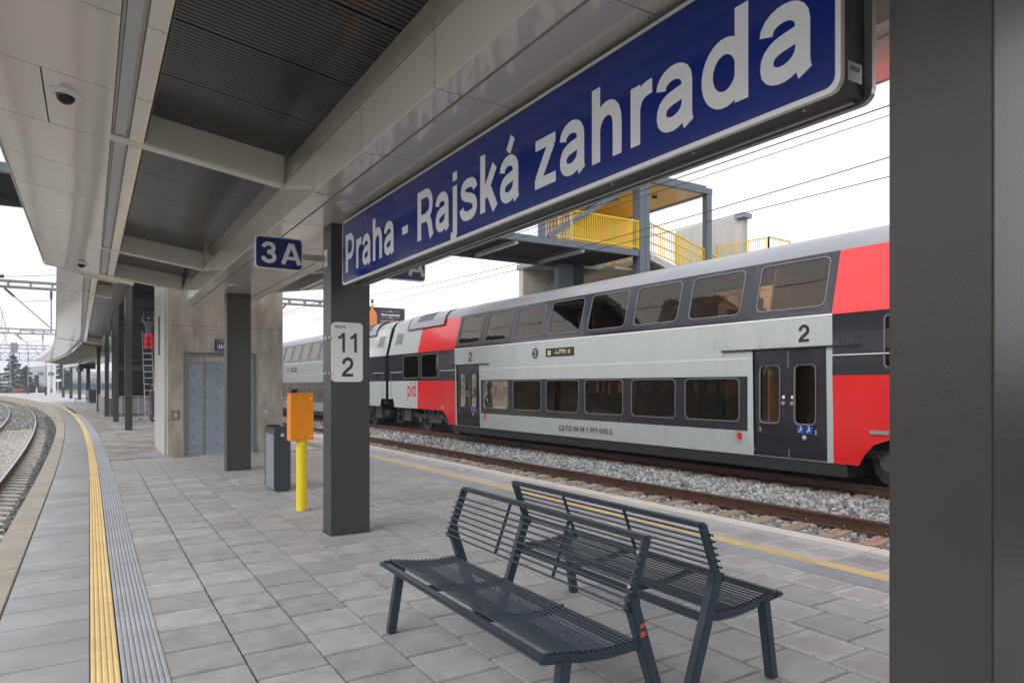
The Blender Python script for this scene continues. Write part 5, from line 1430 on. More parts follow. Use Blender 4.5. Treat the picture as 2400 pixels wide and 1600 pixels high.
    for e in (1, -1):
        mb = MB(); mb.strip(lambda y: roofprof(y*e, .05), [9.2, HALF]); obj('end_roof', mb, M['t_roof'], t, smooth=True)
        # service hatch with vents
        rb = MB()
        half = [(-1.19, 3.98), (-1.115, 4.24), (-1.06, 4.36), (-.93, 4.50), (-.70, 4.60), (-.2, 4.66)]
        rb.strip(lambda y: [(x - .02, y*e, z + ZO) for x, z in half], [8.55, 10.0, 11.82]); hb = obj('roof_hatch', rb, M['t_roof'], t, smooth=True)
        rim_ = MB()
        for a, b_ in (((8.55), (11.82)),): rim_.bar((-1.225, a*e, 3.975+ZO), (-1.225, b_*e, 3.975+ZO), .02, .02)
        for yy in (8.55, 11.82):
            for (xa, za), (xb, zb) in zip(half[:-1], half[1:]): rim_.bar((xa-.03, yy*e, za+ZO), (xb-.03, yy*e, zb+ZO), .018, .018)
        obj('hatch_rim', rim_, M['ink'], hb)
        vs_ = MB()
        for k in range(12):
            y = (9.7 + .12*k)*e
            for (xa, za), (xb, zb) in zip(half[1:4], half[2:5]): vs_.bar((xa-.028, y + 0, za+ZO+.002), (xb-.028, y + .0, zb+ZO+.004), .035, .008)
        obj('hatch_vents', vs_, M['ink'], hb, kind='stuff')
        # body end wall with gangway bellows
        mb = MB(); prof = [(-1.36, 1.25), (-1.40, 3.18), (-1.12, 4.38), (-.7, 4.72), (.7, 4.72), (1.12, 4.38), (1.40, 3.18), (1.36, 1.25)]
        mb.prism(prof, (HALF-.02)*e, (HALF-.06)*e, 'y'); obj('end_wall', mb, M['t_under'], t)
        mb = MB()
        for k in range(3): mb.prism([(x*.93, 1.1 + (z-1.1)*.985) for x, z in prof], (HALF + .005 + .06*k)*e, (HALF + .045 + .06*k)*e, 'y')
        obj('gangway_bellows', mb, M['rubber'], t)
    # --- underframe, bogies
    mb = MB(); mb.box(-1.34, 1.34, -7.6, 7.6, .16, .42); obj('underframe', mb, M['t_under'], t)
    for e in (1, -1):
        mb = MB(); mb.box(-1.25, 1.25, 7.7*e, 13.2*e, 1.0, 1.25) ; obj('underframe', mb, M['t_under'], t)
        bg = MB(); yc = 9.5*e
        for s in (-1, 1):
            bg.box(s*1.02-.06, s*1.02+.06, yc-1.65, yc+1.65, .52, .68); bg.box(s*1.02-.05, s*1.02+.05, yc-.5, yc+.5, .36, .56)
            bg.tube([(s*1.02, yc-.22, .58), (s*1.02, yc-.22, 1.0)], .12, 10).tube([(s*1.02, yc+.22, .58), (s*1.02, yc+.22, 1.0)], .12, 10)
            bg.bar((s*1.08, yc-1.0, .42), (s*1.08, yc-.2, .95), .05, .07).bar((s*1.08, yc+1.0, .42), (s*1.08, yc+.2, .95), .05, .07)
            bg.tube([(s*1.10, yc-.55, .40), (s*1.10, yc+.55, .40)], .05, 8)
            for a in (-1.25, 1.25):
                bg.tube([(s*.95, yc+a, .46), (s*1.16, yc+a, .46)], .15, 12); bg.tube([(s*1.05, yc+a-.28, .66), (s*1.05, yc+a-.28, .95)], .07, 8)
                bg.bar((s*1.12, yc+a-.1, .3), (s*1.12, yc+a+.35, .75), .04, .05)
        bg.box(-1.0, 1.0, yc-.12, yc+.12, .50, .66)
        bo = obj('bogie', bg, M['t_bogie'], t)
        for a in (-1.25, 1.25):
            for s in (-1, 1):
                mb = MB(); mb.tube([(s*.70, yc+a, .46), (s*.83, yc+a, .46)], .46, 26); mb.tube([(s*.83, yc+a, .46), (s*.86, yc+a, .46)], .20, 16); obj('wheel', mb, M['t_bogie'], bo)
        eq = MB(); yq = 12.0*e
        eq.box(-1.15, -.6, yq-.35, yq+.35, .35, .95).tube([(-.9, yq-.9, .62), (-.9, yq-.42, .62)], .15, 10).box(-1.1, -1.0, yq+.6, yq+.7, .25, 1.0).box(-1.2, -.9, yq+.55, yq+.95, .25, .29).box(-1.2, -.9, yq+.55, yq+.95, .60, .64)
        eq.tube([(-1.1, yq+1.0, 1.0), (-1.12, yq+1.05, .3)], .03, 6).tube([(-1.0, yq+1.15, 1.0), (-1.02, yq+1.2, .5)], .025, 6).box(-.3, .3, yq+.9, yq+1.4, .75, 1.05)
        obj('end_equipment', eq, M['t_bogie'], t)
    # --- inside
    mb = MB(); mb.box(-1.33, 1.33, -7.6, 7.6, .50, .55); obj('lower_floor', mb, M['t_in'], t)
    mb = MB(); mb.box(-1.33, 1.33, -7.6, 7.6, 2.66, 2.74); obj('upper_floor', mb, M['t_in'], t)
    mb = MB(); mb.box(-1.33, 1.33, 7.3, 13.2, 1.45, 1.50).box(-1.33, 1.33, -13.2, -7.3, 1.45, 1.50); obj('end_floor', mb, M['t_in'], t)
    mb = MB(); mb.box(-.80, .80, -13.2, 13.2, 4.58, 4.62).box(-1.30, -1.1, -7.2, 7.2, 2.40, 2.64).box(1.1, 1.30, -7.2, 7.2, 2.40, 2.64); obj('ceiling', mb, M['t_in'], t)
    for y in (-7.25, 7.25, -5.9, 5.9): obj('partition', MB().prism([(-1.3, .55), (1.3, .55), (1.3, 3.1), (1.0, 4.5), (-1.0, 4.5), (-1.3, 3.1)], y-.02, y+.02, 'y'), M['t_in'], t)
    seat = MB()
    for z in (.55, 2.74):
        for k in range(6):
            for dy, s in ((-.62, 1), (.62, -1)):
                y = -4.55 + 1.82*k + dy
                for x in (-.9, .9):
                    seat.box(x-.34, x+.34, y-.06, y+.06, z+.35, z+1.02); seat.box(x-.34, x+.34, min(y, y+.45*s), max(y, y+.45*s), z+.32, z+.46)
    obj('seats', seat, M['t_seat'], t, kind='stuff')
    return t
car1 = make_car('nearest double deck train car, grey with red ends, showing its doors and line display')
cpos = P0 + DR*S0 + NR*1.41
car1.location = (cpos.x, cpos.y, -ZO); car1.rotation_euler = (0, 0, math.atan2(0.0265, 1))
def make_next(k, label):
    c = copy_tree(car1); c['label'] = label
    p = cpos + DR*(27.25*k) - NR*(.02*k*k); c.location = (p.x, p.y, -ZO); c.rotation_euler = (0, 0, math.atan2(0.0265, 1) + .004*k); return c
make_next(1, 'second double deck train car, coupled behind the nearest, partly behind the numbered column')
make_next(2, 'third car, farthest of the train, glimpsed beside the lift tower')
# passenger on the lower deck
pa = person('passenger in a red jacket sitting behind the third lower deck window', (0, 0, 0), 0, M['cloth_red'], M['cloth_red'], sit=True)
q = P0 + DR*7.05 + NR*.62; pa.location = (q.x, q.y, .36); pa.rotation_euler = (0, 0, PI)
pb = person('passenger in orange brown clothes behind the fifth lower deck window', (0, 0, 0), 0, M['wood'], M['wood'], sit=True)
q = P0 + DR*3.35 + NR*.62; pb.location = (q.x, q.y, .36); pb.rotation_euler = (0, 0, 0)

# ================================================================== footbridge over the tracks
fb = thing('footbridge', 'grey steel footbridge with yellow railings and an amber lined roof, crossing above the train', 'footbridge', (17.2, 18.6, 0))
def FB(mb, name, m, parent=None, **k):
    mb.xf(Matrix.Translation((-17.2, -18.6, 0))); return obj(name, mb, m, parent or fb, **k)
FB(MB().box(-9, 16.93, 18.6, 18.72, 6.33, 6.55), 'edge_beam', M['br_steel'])
FB(MB().box(-9, 16.4, 21.4, 21.52, 6.20, 6.45), 'edge_beam', M['br_steel'])
mb = MB(); n = 22; pf = []
for k in range(n):
    y = 18.73 + 2.66*k/n; p_ = 2.66/n; pf += [(y, 6.36), (y+.62*p_, 6.36), (y+.70*p_, 6.42), (y+.92*p_, 6.42)]
vs = [(-9, y, z) for y, z in pf] + [(16.9, y, z) for y, z in pf]; q = len(pf); mb.add(vs, [(k, k+1, q+k+1, q+k) for k in range(q-1)])
FB(mb, 'corrugated_deck', M['br_dark'])
FB(MB().box(-9, 16.92, 18.73, 21.39, 6.48, 6.56), 'deck', M['conc_pale'])
for x in (3.0, 6.0, 8.8, 11.7, 14.4): FB(MB().box(x, x+.13, 18.72, 21.4, 6.24, 6.355), 'joist', M['fascia'])
# white steel walkway railing on the part left of the yellow one
for x in range(9): 
    pass
# main portal column (paired) and roof frame
FB(MB().box(16.93, 17.16, 18.55, 18.95, 2.0, 9.09), 'portal_post', M['br_steel']); FB(MB().box(17.22, 17.44, 18.6, 18.95, 2.0, 9.09), 'portal_post', M['br_steel'])
FB(MB().box(17.165, 17.215, 18.7, 18.8, 5.9, 9.05), 'drain_pipe', M['br_dark'])
FB(MB().box(9.0, 20.68, 18.55, 18.72, 9.09, 9.31), 'roof_beam', M['br_steel'])
FB(MB().box(20.42, 20.66, 18.73, 23.6, 9.10, 9.30), 'roof_beam', M['br_steel'])
FB(MB().box(20.40, 20.66, 18.56, 18.80, 6.0, 9.08), 'portal_post', M['br_steel'])
FB(MB().box(17.45, 20.41, 18.73, 23.4, 9.12, 9.2), 'amber_soffit', M['amber'])
FB(MB().box(12.0, 17.44, 18.73, 23.4, 9.12, 9.2), 'amber_soffit', M['amber'])
FB(MB().box(12.0, 20.4, 18.6, 23.6, 9.22, 9.40), 'roof_sheet', M['br_steel'])
FB(MB().box(12.58, 12.80, 18.6, 18.72, 6.56, 9.08), 'portal_post', M['br_steel'])
FB(MB().bar((12.95, 18.66, 6.60), (15.9, 18.66, 8.42), .10, .17), 'brace', M['br_steel'])
FB(MB().box(14.75, 16.3, 21.45, 21.55, 6.56, 9.1), 'timber_wall', M['wood'])
FB(MB().box(16.6, 21.2, 23.45, 23.6, 7.75, 9.1), 'amber_wall', M['amber']); FB(MB().box(16.6, 21.2, 23.45, 23.6, 6.3, 7.74), 'rear_wall', M['beige'])
FB(MB().box(14.7, 20.0, 21.53, 23.4, 6.30, 6.50), 'landing', M['conc_pale'])
FB(MB().box(16.0, 16.25, 21.9, 22.2, 6.5, 9.1), 'dark_post', M['ink'])
FB(MB().box(9.0, 13.9, 22.6, 22.7, 6.56, 8.4), 'pale_wall', M['conc_pale'])
for x, y in ((19.0, 20.0), (16.6, 20.9)):
    FB(MB().tube([(x, y, 9.08), (x, y, 9.12)], .11, 12).box(x-.09, x+.09, y-.05, y+.05, 9.04, 9.08), 'spotlight', M['ink'])
# yellow railing: top and bottom rails and balusters
def railing(p, q, h, n, name='railing', mid=False, m=None):
    m = m or M['rail_y']; p, q = Vector(p), Vector(q)
    mb = MB(); mb.bar(p + Vector((0,0,h)), q + Vector((0,0,h)), .05, .05); mb.bar(p + Vector((0,0,.08)), q + Vector((0,0,.08)), .04, .04)
    if mid:
        for f_ in (.38, .70): mb.bar(p + Vector((0,0,h*f_)), q + Vector((0,0,h*f_)), .04, .04)
    for k in range(n+1):
        c = p.lerp(q, k/n); mb.bar(c + Vector((0,0,.08)), c + Vector((0,0,h)), .022, .022)
    for c in (p, q): mb.bar(c, c + Vector((0,0,h+.04)), .07, .05)
    return FB(mb, name, m)
railing((12.84, 18.64, 6.57), (13.86, 18.64, 6.57), 1.0, 8, m=M['conc_pale'])
railing((13.90, 18.64, 6.57), (16.92, 18.64, 6.57), 1.02, 30)
railing((14.0, 19.5, 6.57), (16.8, 21.3, 6.57), 1.02, 14)
railing((17.50, 18.70, 6.50), (18.86, 18.70, 6.22), 1.12, 12, mid=True)
railing((18.90, 18.70, 6.22), (20.50, 18.70, 5.78), 1.12, 16, mid=True)
railing((20.54, 18.70, 5.76), (22.1, 18.70, 5.32), 1.12, 14, mid=True)
railing((18.0, 21.6, 6.4), (20.2, 21.6, 5.8), 1.1, 10, mid=True)
railing((21.8, 19.3, 6.21), (25.4, 19.6, 7.07), 1.1, 22)
railing((25.4, 19.6, 7.07), (27.0, 19.7, 7.07), 1.1, 9)
# stair stringer, steps and the concrete walls
FB(MB().hexa([(17.5, 18.62, 6.25), (17.5, 18.9, 6.25), (22.2, 18.9, 4.85), (22.2, 18.62, 4.85)], [(17.5, 18.62, 6.50), (17.5, 18.9, 6.50), (22.2, 18.9, 5.20), (22.2, 18.62, 5.20)]), 'stringer', M['conc_pale'])
for k in range(12): FB(MB().box(17.6+.36*k, 17.98+.36*k, 18.9, 21.4, 6.2-.11*k, 6.42-.11*k), 'step', M['conc_pale'])
FB(MB().box(24.2, 24.5, 20.0, 21.2, -.6, 9.12), 'wall_panel', M['conc_pale']); FB(MB().box(24.2, 24.5, 21.21, 24.0, -.6, 9.14), 'wall_panel', M['conc_pale'])
FB(MB().box(24.0, 24.56, 19.8, 20.3, 8.93, 9.13), 'wall_lamp', M['galv'])
FB(MB().box(16.12, 17.9, 19.0, 24.5, 5.86, 5.96), 'lower_soffit', M['beige'])
FB(MB().box(17.9, 20.5, 19.3, 23.0, 5.55, 5.65), 'lower_soffit', M['beige'])
for x, y, z in ((16.1, 21.2, 5.84), (18.6, 20.1, 5.53)): FB(MB().tube([(x, y, z-.03), (x, y, z+.02)], .11, 12), 'spotlight', M['ink'])
FB(MB().box(15.66, 16.1, 20.8, 21.1, -.6, 6.22), 'support_post', M['sigbody'])
FB(MB().box(14.93, 15.65, 20.82, 21.1, -.6, 6.22), 'steel_panel', M['br_steel'])
for k in range(10):
    for j in range(3):
        x = 14.75 + .60*j; 
        FB(MB().box(x, x+.585, 23.0, 23.3, -.6+.72*k, .11+.72*k), 'wall_block', M['kerb_pale'])
nb = thing('bridge_notice_board', 'small black hanging board with white symbols and red ends under the bridge roof', 'sign', (15.5, 18.95, 8.25))
nb.rotation_euler = (0, 0, rad(8))
mb = MB(); mb.hexa([(-.85, -.02, -.48), (-.85, .02, -.48), (.85, .02, .12), (.85, -.02, .12)], [(-.85, -.02, -.26), (-.85, .02, -.26), (.85, .02, .42), (.85, -.02, .42)]); obj('board', mb, M['ink'], nb)
mb = MB()
for x in (-.60, -.45, -.3, .15, .35, .5, .68): 
    z = -.33 + (x+.85)*.365; mb.box(x-.05, x+.04, -.026, -.021, z-.02, z+.10)
obj('symbol', mb, M['white'], nb, kind='stuff')
for x in (-.80, .80):
    z = -.36 + (x+.85)*.365; obj('end_mark', MB().box(x-.03, x+.03, -.026, -.021, z-.06, z+.16), M['alarm'], nb)

# ================================================================== overhead line
wg = 'overhead line wires'
def wire(pts, r, label, cat='wire'):
    o = obj('overhead_wire', MB().tube([(0,0,0)] + [tuple(Vector(p) - Vector(pts[0])) for p in pts[1:]], r, 5), M['wire'], loc=pts[0]); return tag(o, label, cat, wg)
def along(xa, ya, xb, yb, za, zb, sag, n=14):
    return [(xa + (xb-xa)*k/n, ya + (yb-ya)*k/n, za + (zb-za)*k/n - sag*4*(k/n)*(1-k/n)) for k in range(n+1)]
wire(along(8.86, -4, 7.55, 43.5, 5.24, 5.0, .0), .009, 'upper of the two close wires over the empty right track')
wire(along(8.88, -4, 7.52, 43.5, 5.12, 4.88, .0), .006, 'lower, thinner of the two close wires over the empty right track')
wire(along(13.25, -6, 12.1, 43.5, 6.62, 6.9, .9), .011, 'sagging carrier wire above the train, seen right of the sign')
wire(along(13.20, -6, 12.0, 43.5, 5.55, 5.75, .0), .010, 'contact wire just above the train roof')
wire(along(8.86, -4, 7.4, 43.5, 7.1, 6.9, .9), .012, 'carrier wire over the empty right track')
dr_ = obj('wire_dropper', MB().tube([(13.03, 5.6, 5.56), (13.02, 5.6, 6.42)], .006, 5).tube([(13.03, 5.6, 5.55), (13.03, 5.6, 5.62)], .025, 6), M['wire']); tag(dr_, 'thin dropper hanging between the two wires above the train, near the right column', 'wire')
dr_ = obj('wire_dropper', MB().tube([(12.6, 20.0, 5.66), (12.6, 20.0, 6.3)], .006, 5), M['wire']); tag(dr_, 'thin dropper between the wires in front of the bridge deck', 'wire')
# portals across the tracks
def portal(Yp, x0, x1, z, label, legs, n=30, h=.42, truss=False, grp='overhead line portals'):
    t = thing('line_portal', label, 'catenary portal', (x0, Yp, 0), group=grp)
    L_ = x1 - x0
    for zz in (z, z + h):
        for dy in (-.2, .2): obj('chord', MB().box(0, L_, dy-.04, dy+.04, zz-.05, zz+.05), M['galv'], t)
    mb = MB()
    for k in range(n+1):
        x = L_*k/n; mb.box(x-.04, x+.04, -.22, .22, z, z+h)
        if truss and k < n: mb.bar((x, -.2, z), (x + L_/n, -.2, z+h), .05).bar((x, .2, z+h), (x+L_/n, .2, z), .05)
    obj('battens', mb, M['galv'], t, kind='stuff')
    for lx in legs: obj('leg', MB().box(lx-x0-.18, lx-x0+.18, -.2, .2, -1.3, z+h), M['galv'], t)
    return t
pt = portal(44.3, -19, 15.6, 6.82, 'nearest overhead line portal, seen left of the canopy edge', (-18.8, 15.4), 36, .30)
portal(85.5, -24, 12, 6.95, 'second overhead line portal behind the nearest one', (-23.8, 11.8), 36, .45)
portal(122, -30, 6, 7.0, 'third overhead line portal, below the second', (-29.8, 5.8), 34, .5)
sp = portal(150, -36, 4, 6.1, 'deep lattice signal bridge, farthest of the portals', (-35.8, 3.8), 30, 1.35, True)
obj('signal_box', MB().box(36-11.9, 36-10.9, -.7, .2, 7.4, 9.2), M['galv'], sp)
# cantilever frames on the first portal over the left track, with insulators
def cantilever(x, Yp, zt, label, s=1.0):
    t = thing('wire_support', label, 'wire support', (x, Yp, zt), group='wire supports hanging from the portals')
    obj('drop_post', MB().tube([(0, 0, 0), (0, 0, -2.35*s)], .035, 6), M['galv'], t); obj('insulator', MB().tube([(0, 0, -.1), (0, 0, -.55)], .06, 8), M['insul'], t)
    obj('diagonal', MB().tube([(-2.05*s, 0, -.05), (-.05, 0, -2.05*s)], .03, 6), M['galv'], t); obj('insulator', MB().tube([(-2.0*s, 0, -.1), (-1.6*s, 0, -.5*s)], .06, 8), M['insul'], t)
    obj('tie', MB().tube([(0, 0, -.6*s), (-1.3*s, 0, -.75*s)], .016, 5), M['galv'], t)
    obj('registration_arm', MB().tube([(0, 0, -2.3*s), (-1.35*s, 0, -2.25*s)], .028, 6), M['galv'], t)
    obj('steady_arm', MB().tube([(-.7*s, 0, -2.35*s), (-1.6*s, 0, -2.5*s)], .018, 5), M['galv'], t)
    return t
cantilever(-1.75, 44.1, 6.80, 'support frame hanging from the nearest portal beside the canopy edge')
cantilever(-4.1, 85.3, 6.9, 'support frame hanging from the second portal', 1.1)
v = thing('wire_support', 'V shaped wire hanger on the portal seen between the lift tower and the numbered column', 'wire support', (9.8, 44.0, 6.8), group='wire supports hanging from the portals')
obj('strut', MB().tube([(-.85, 0, 0), (0, 0, -1.0)], .035, 6), M['galv'], v); obj('strut', MB().tube([(.75, 0, 0), (0, 0, -1.0)], .035, 6), M['galv'], v)
obj('insulator', MB().tube([(-.8, 0, -.05), (-.6, 0, -.28)], .06, 8), M['insul'], v); obj('insulator', MB().tube([(.7, 0, -.05), (.53, 0, -.28)], .06, 8), M['insul'], v)
# wires over the left tracks, bending with the curve
def lw(o, z, ya, yb, zz, r, label, sagp=41.0, sag=0.0):
    pts = []
    for k in range(24):
        Y = ya + (yb-ya)*k/23; ph = ((Y - 44.3) % sagp)/sagp; p = offL(Y, o); pts.append((p[0], p[1], z - sag*4*ph*(1-ph)))
    wire(pts, r, label)
lw(-2.6, 5.0, 18, 150, 0, .013, 'contact wire over the left track, following the curve')
lw(-2.6, 6.45, 18, 150, 0, .013, 'sagging carrier wire over the left track', 41, .75)
lw(-6.4, 5.0, 44, 150, 0, .015, 'contact wire over the farther left track')
lw(-6.4, 6.5, 44, 150, 0, .015, 'sagging carrier wire over the farther left track', 41, .75)
wire([(-12, 42.0, 6.5), (-3.1, 43.2, 7.25), (-1.2, 43.6, 7.55), (2.5, 44.2, 8.3)], .014, 'tension wire with grey insulator rising to the right, far left of the view')
o = obj('strain_insulator', MB().tube([(0, 0, 0), (1.0, .13, .11)], .09, 8), M['insul'], loc=(-4.7, 43.0, 7.10)); tag(o, 'grey ribbed strain insulator on the tension wire at far left', 'insulator')
for xq, Yq in (('nearer', 50), ('farther', 56)):
    o = obj('wire_dropper', MB().tube([(0, 0, 0), (.15, -.5, 1.25)], .008, 4), M['wire'], loc=(offL(Yq, -2.6)[0], Yq, 5.0)); tag(o, xq + ' of two thin droppers between the wires over the left track', 'wire')

# ================================================================== billboard
bbd = thing('billboard', 'dark billboard with an amber whisky bottle, above the train roof', 'billboard', (23.4, 60.0, 8.2))
obj('panel', MB().box(-1.95, 1.85, 0, .15, -1.35, .66), M['bb'], bbd); obj('mast', MB().box(-.2, .2, .2, .5, -9.5, -1.3), M['galv'], bbd)
bo_ = [(-.48, -1.3), (.44, -1.3), (.46, -.2), (.40, .10), (.18, .35), (.11, .5), (.11, .9), (-.11, .9), (-.11, .5), (-.18, .35), (-.40, .10), (-.48, -.2)]
bt = obj('bottle_picture', MB().prism([(x-1.35, z) for x, z in bo_], -.02, 0, 'y'), M['whisky'], bbd)
obj('bottle_cap', MB().box(-1.47, -1.23, -.03, -.02, .98, 1.35), M['bb'], bt); obj('bottle_neck', MB().box(-1.475, -1.225, -.03, -.02, .72, .92), M['chalk'], bt)
FX = Matrix.Rotation(rad(90), 4, 'X')
small_text('brand_text', 'Stará myslivecká', .27, M['white'], bbd, Matrix.Translation((.42, -.02, -.08)) @ FX, .010, 'CENTER')
small_text('brand_text', 'ŽITNÁ', .13, M['white'], bbd, Matrix.Translation((.42, -.02, .28)) @ FX, .004, 'CENTER')
small_text('brand_text', 'WHISKY', .13, M['white'], bbd, Matrix.Translation((.42, -.02, -.30)) @ FX, .004, 'CENTER')
small_text('slogan_text', 'CHUŤ VÍTĚZSTVÍ', .26, M['copper'], bbd, Matrix.Translation((.42, -.02, -.70)) @ FX, .008, 'CENTER')
mb = MB()
for z in (.32, -.26):
    for a, b_ in ((-.45, .10), (.75, 1.3)): mb.box(a, b_, -.02, -.012, z-.008, z+.008)
obj('rule', mb, M['white'], bbd, kind='stuff')

# ================================================================== far end of the platform
for x, y, h, lab in ((-14.6, 183, 8.3, 'leftmost platform lamp post'), (-10.4, 166, 8.6, 'second lamp post from the left'), (-6.35, 141, 7.2, 'third lamp post from the left, beside the white gantry legs'), (-3.15, 115, 6.2, 'lamp post closest to the distant roof columns')):
    t = thing('lamp_post', lab, 'lamp post', (x, y, 0), group='lamp posts on the far platform')
    obj('mast', MB().tube([(0, 0, 0), (0, 0, h)], .10, 8, r2=.06), M['galv'], t); obj('control_box', MB().box(-.17, .17, -.17, .17, 0, 1.45), M['bin_dark'], t); obj('lamp_head', MB().box(-.6, .2, -.1, .1, h-.02, h+.06), M['galv'], t)
for x, lab in ((-6.75, 'left white gantry leg'), (-5.85, 'right white gantry leg')):
    t = thing('gantry_leg', lab + ' at the far end of the platform', 'gantry leg', (x, 160, 0)); obj('shaft', MB().box(-.24, .24, -.24, .24, -.5, 8.0), M['white'], t); obj('base_plate', MB().box(-.35, .35, -.35, .35, -.5, -.1), M['galv'], t)
for x, y, lab in ((-7.4, 141.1, 'left small navy sector sign 3 C on the distant lamp post'), (-5.9, 141.1, 'right small navy sector sign 3 C by the gantry legs')):
    t = thing('sector_sign', lab, 'sign', (x + .3, y, 3.6)); w = .40
    obj('face', MB().box(-w, w, -.02, .02, -.28, .28), M['navy'], t)
    for s, xx in (('3', -.30), ('C', .02)): tt = text_mb(s, .30); tt.xf(Matrix.Translation((xx, -.025, -.18))); obj('letter', tt, M['white'], t)
t = thing('track_signal', 'black railway signal head on a pale mast between the distant tracks', 'signal', (-8.4, 155, -.9)); obj('mast', MB().tube([(0, 0, 0), (0, 0, 2.0)], .12, 8), M['white'], t)
obj('head', MB().box(-.35, .35, -.2, .1, 2.4, 4.5), M['bin_dark'], t); obj('mast_top', MB().tube([(0, 0, 2.0), (0, 0, 2.5)], .08, 8), M['galv'], t)
for k in range(3): obj('lens', MB().tube([(0, -.25, 2.8+.6*k), (0, -.2, 2.8+.6*k)], .14, 10), M['ink'], t)
t = thing('speed_board', 'small white rectangular board on a thin post beyond the platform end', 'sign', (-5.2, 158, -.5)); obj('post', MB().tube([(0, 0, 0), (0, 0, 3.0)], .06, 6), M['white'], t); obj('board', MB().box(-.55, .55, -.03, .03, 2.9, 3.4), M['white'], t)
# display board hung between the far columns, small number signs
t = thing('departure_board', 'dark departure display board hanging over the far platform', 'display', (-.15, 66, 3.2)); obj('case', MB().box(-.60, .58, -.12, .12, -.20, .22), M['ink'], t); obj('screen', MB().box(-.53, .51, -.13, -.12, -.14, .16), M['t_under'], t)
for x in (-.45, .4): obj('hanger', MB().box(x-.02, x+.02, -.03, .03, .22, .4), M['ink'], t)
t = thing('sector_sign', 'small dark sign 3 B under the left end of the departure board', 'sign', (-.68, 66.3, 2.98)); obj('face', MB().box(-.24, .24, -.02, .02, -.17, .17), M['ink'], t)
tt = text_mb('3', .24); tt.xf(Matrix.Translation((-.2, -.025, -.12))); obj('letter', tt, M['white'], t)
# far bench and bin
t = thing('steel_bench', 'distant dark bench with thin legs beside the far bin', 'bench', (-.45, 74.2, 0))
obj('seat', MB().box(-.75, .75, -.25, .25, .42, .48), M['bench'], t)
for x in (-.6, .6):
    for dy in (-.2, .2): obj('leg', MB().bar((x-.12*(1 if x < 0 else -1), dy, 0), (x, dy, .43), .06), M['bench'], t)
t = thing('litter_bin', 'distant teal grey litter bin beside the far bench', 'litter bin', (.30, 76.5, 0)); obj('body', MB().box(-.32, .25, -.3, .3, .0, 1.15), M['bin_dark'], t); obj('hood', MB().box(-.34, .27, -.32, .32, 1.15, 1.25), M['ink'], t); obj('side_panel', MB().box(-.62, -.36, -.25, .25, .1, 1.2), M['conc_pale'], t)
# low pale wall of precast panels and blue sheet fence behind
t = thing('noise_wall', 'low pale wall of precast panels behind the far platform', 'wall', (-6.0, 172, 0))
for k in range(34): obj('wall_panel', MB().box(k*.95, k*.95+.90, -.12, .12, -1.2, .55), M['wallpale'], t)
obj('coping', MB().box(0, 32.3, -.2, .2, .56, .70), M['wallpale'], t)
t = thing('sheet_fence', 'blue grey sheet metal fence above the pale wall', 'fence', (-3.4, 180, 0))
for k in range(10): obj('fence_panel', MB().box(k*1.9, k*1.9+1.85, -.05, .05, .4, 2.1), M['fenceblue'], t)
# dark wall added behind the train, to darken its windows and the gap below
wq = P0 + NR*3.32
t = thing('noise_wall', 'long dark wall added close behind the train to darken the gap below it', 'wall', (wq.x, wq.y, -1.2), math.atan2(0.0265, 1))
for k in range(24): obj('wall_panel', MB().box(0, .14, -38 + k*5.0, -33.05 + k*5.0, 0, 3.2), M['t_bogie'], t)

# ------------------------------------------------------------------ trees
def blades(n, fn, size, jit=.5):
    """n small quads; fn(i) -> centre, direction"""
    vs, fs = [], []
    for i in range(n):
        c, d = fn(i); d = Vector(d).normalized(); u = d.cross(Vector((rng.normal(), rng.normal(), rng.normal()))).normalized()
        s = size*rng.uniform(.6, 1.4); c = Vector(c); k = len(vs)
        vs += [tuple(c - d*s - u*s*.28), tuple(c + d*s - u*s*.14), tuple(c + d*s + u*s*.14), tuple(c - d*s + u*s*.28)]; fs.append((k, k+1, k+2, k+3))
    mb = MB(); mb.v, mb.f = vs, fs; return mb
def conifer(label, loc, h, r, m, n=5200, lean=0):
    t = thing('conifer_tree', label, 'tree', loc)
    obj('trunk', MB().tube([(0, 0, 0), (0, 0, h)], .22, 8, r2=.03), M['bark'], t)
    nb_ = 46; br = []
    for k in range(nb_):
        f_ = (k + .5)/nb_; z = h*(.06 + .92*f_); a = k*2.4 + rng.uniform(-.4, .4); L_ = r*(1 - f_)**.8*rng.uniform(.65, 1.15) + .25
        br.append((z, a, L_, -.10 - .25*(1-f_) + .25*rng.random()))
    mb = MB()
    for z, a, L_, dz in br[:34]: mb.tube([(0, 0, z), (L_*.9*math.cos(a), L_*.9*math.sin(a), z + L_*dz)], .05, 4, r2=.015)
    obj('limbs', mb, M['bark'], t, kind='stuff')
    def fn(i):
        z, a, L_, dz = br[rng.integers(nb_)]; u = rng.random()**.6; w = rng.normal()*.16*L_*(1.15-u)
        c = (u*L_*math.cos(a) - w*math.sin(a), u*L_*math.sin(a) + w*math.cos(a), z + dz*u*L_ - abs(rng.normal())*.16)
        return c, (math.cos(a)+rng.normal()*.4, math.sin(a)+rng.normal()*.4, -.25+rng.normal()*.2)
    o = obj('crown', blades(n, fn, .20), m, t); return t
conifer('tall dark blue green spruce at far left beyond the platform', (-14.3, 186, -.9), 9.8, 3.9, M['needle'], 9000)
conifer('shorter spruce merging with the right side of the tall one', (-12.3, 190, -.9), 7.2, 2.6, M['needle'], 5000)
conifer('round topped dark pine right of the white gantry legs', (-5.6, 190, -1.0), 8.6, 2.3, M['needle2'], 7000)
conifer('small dark pine at the right of the round topped one', (-4.6, 196, -1.0), 6.4, 1.6, M['needle2'], 3500)
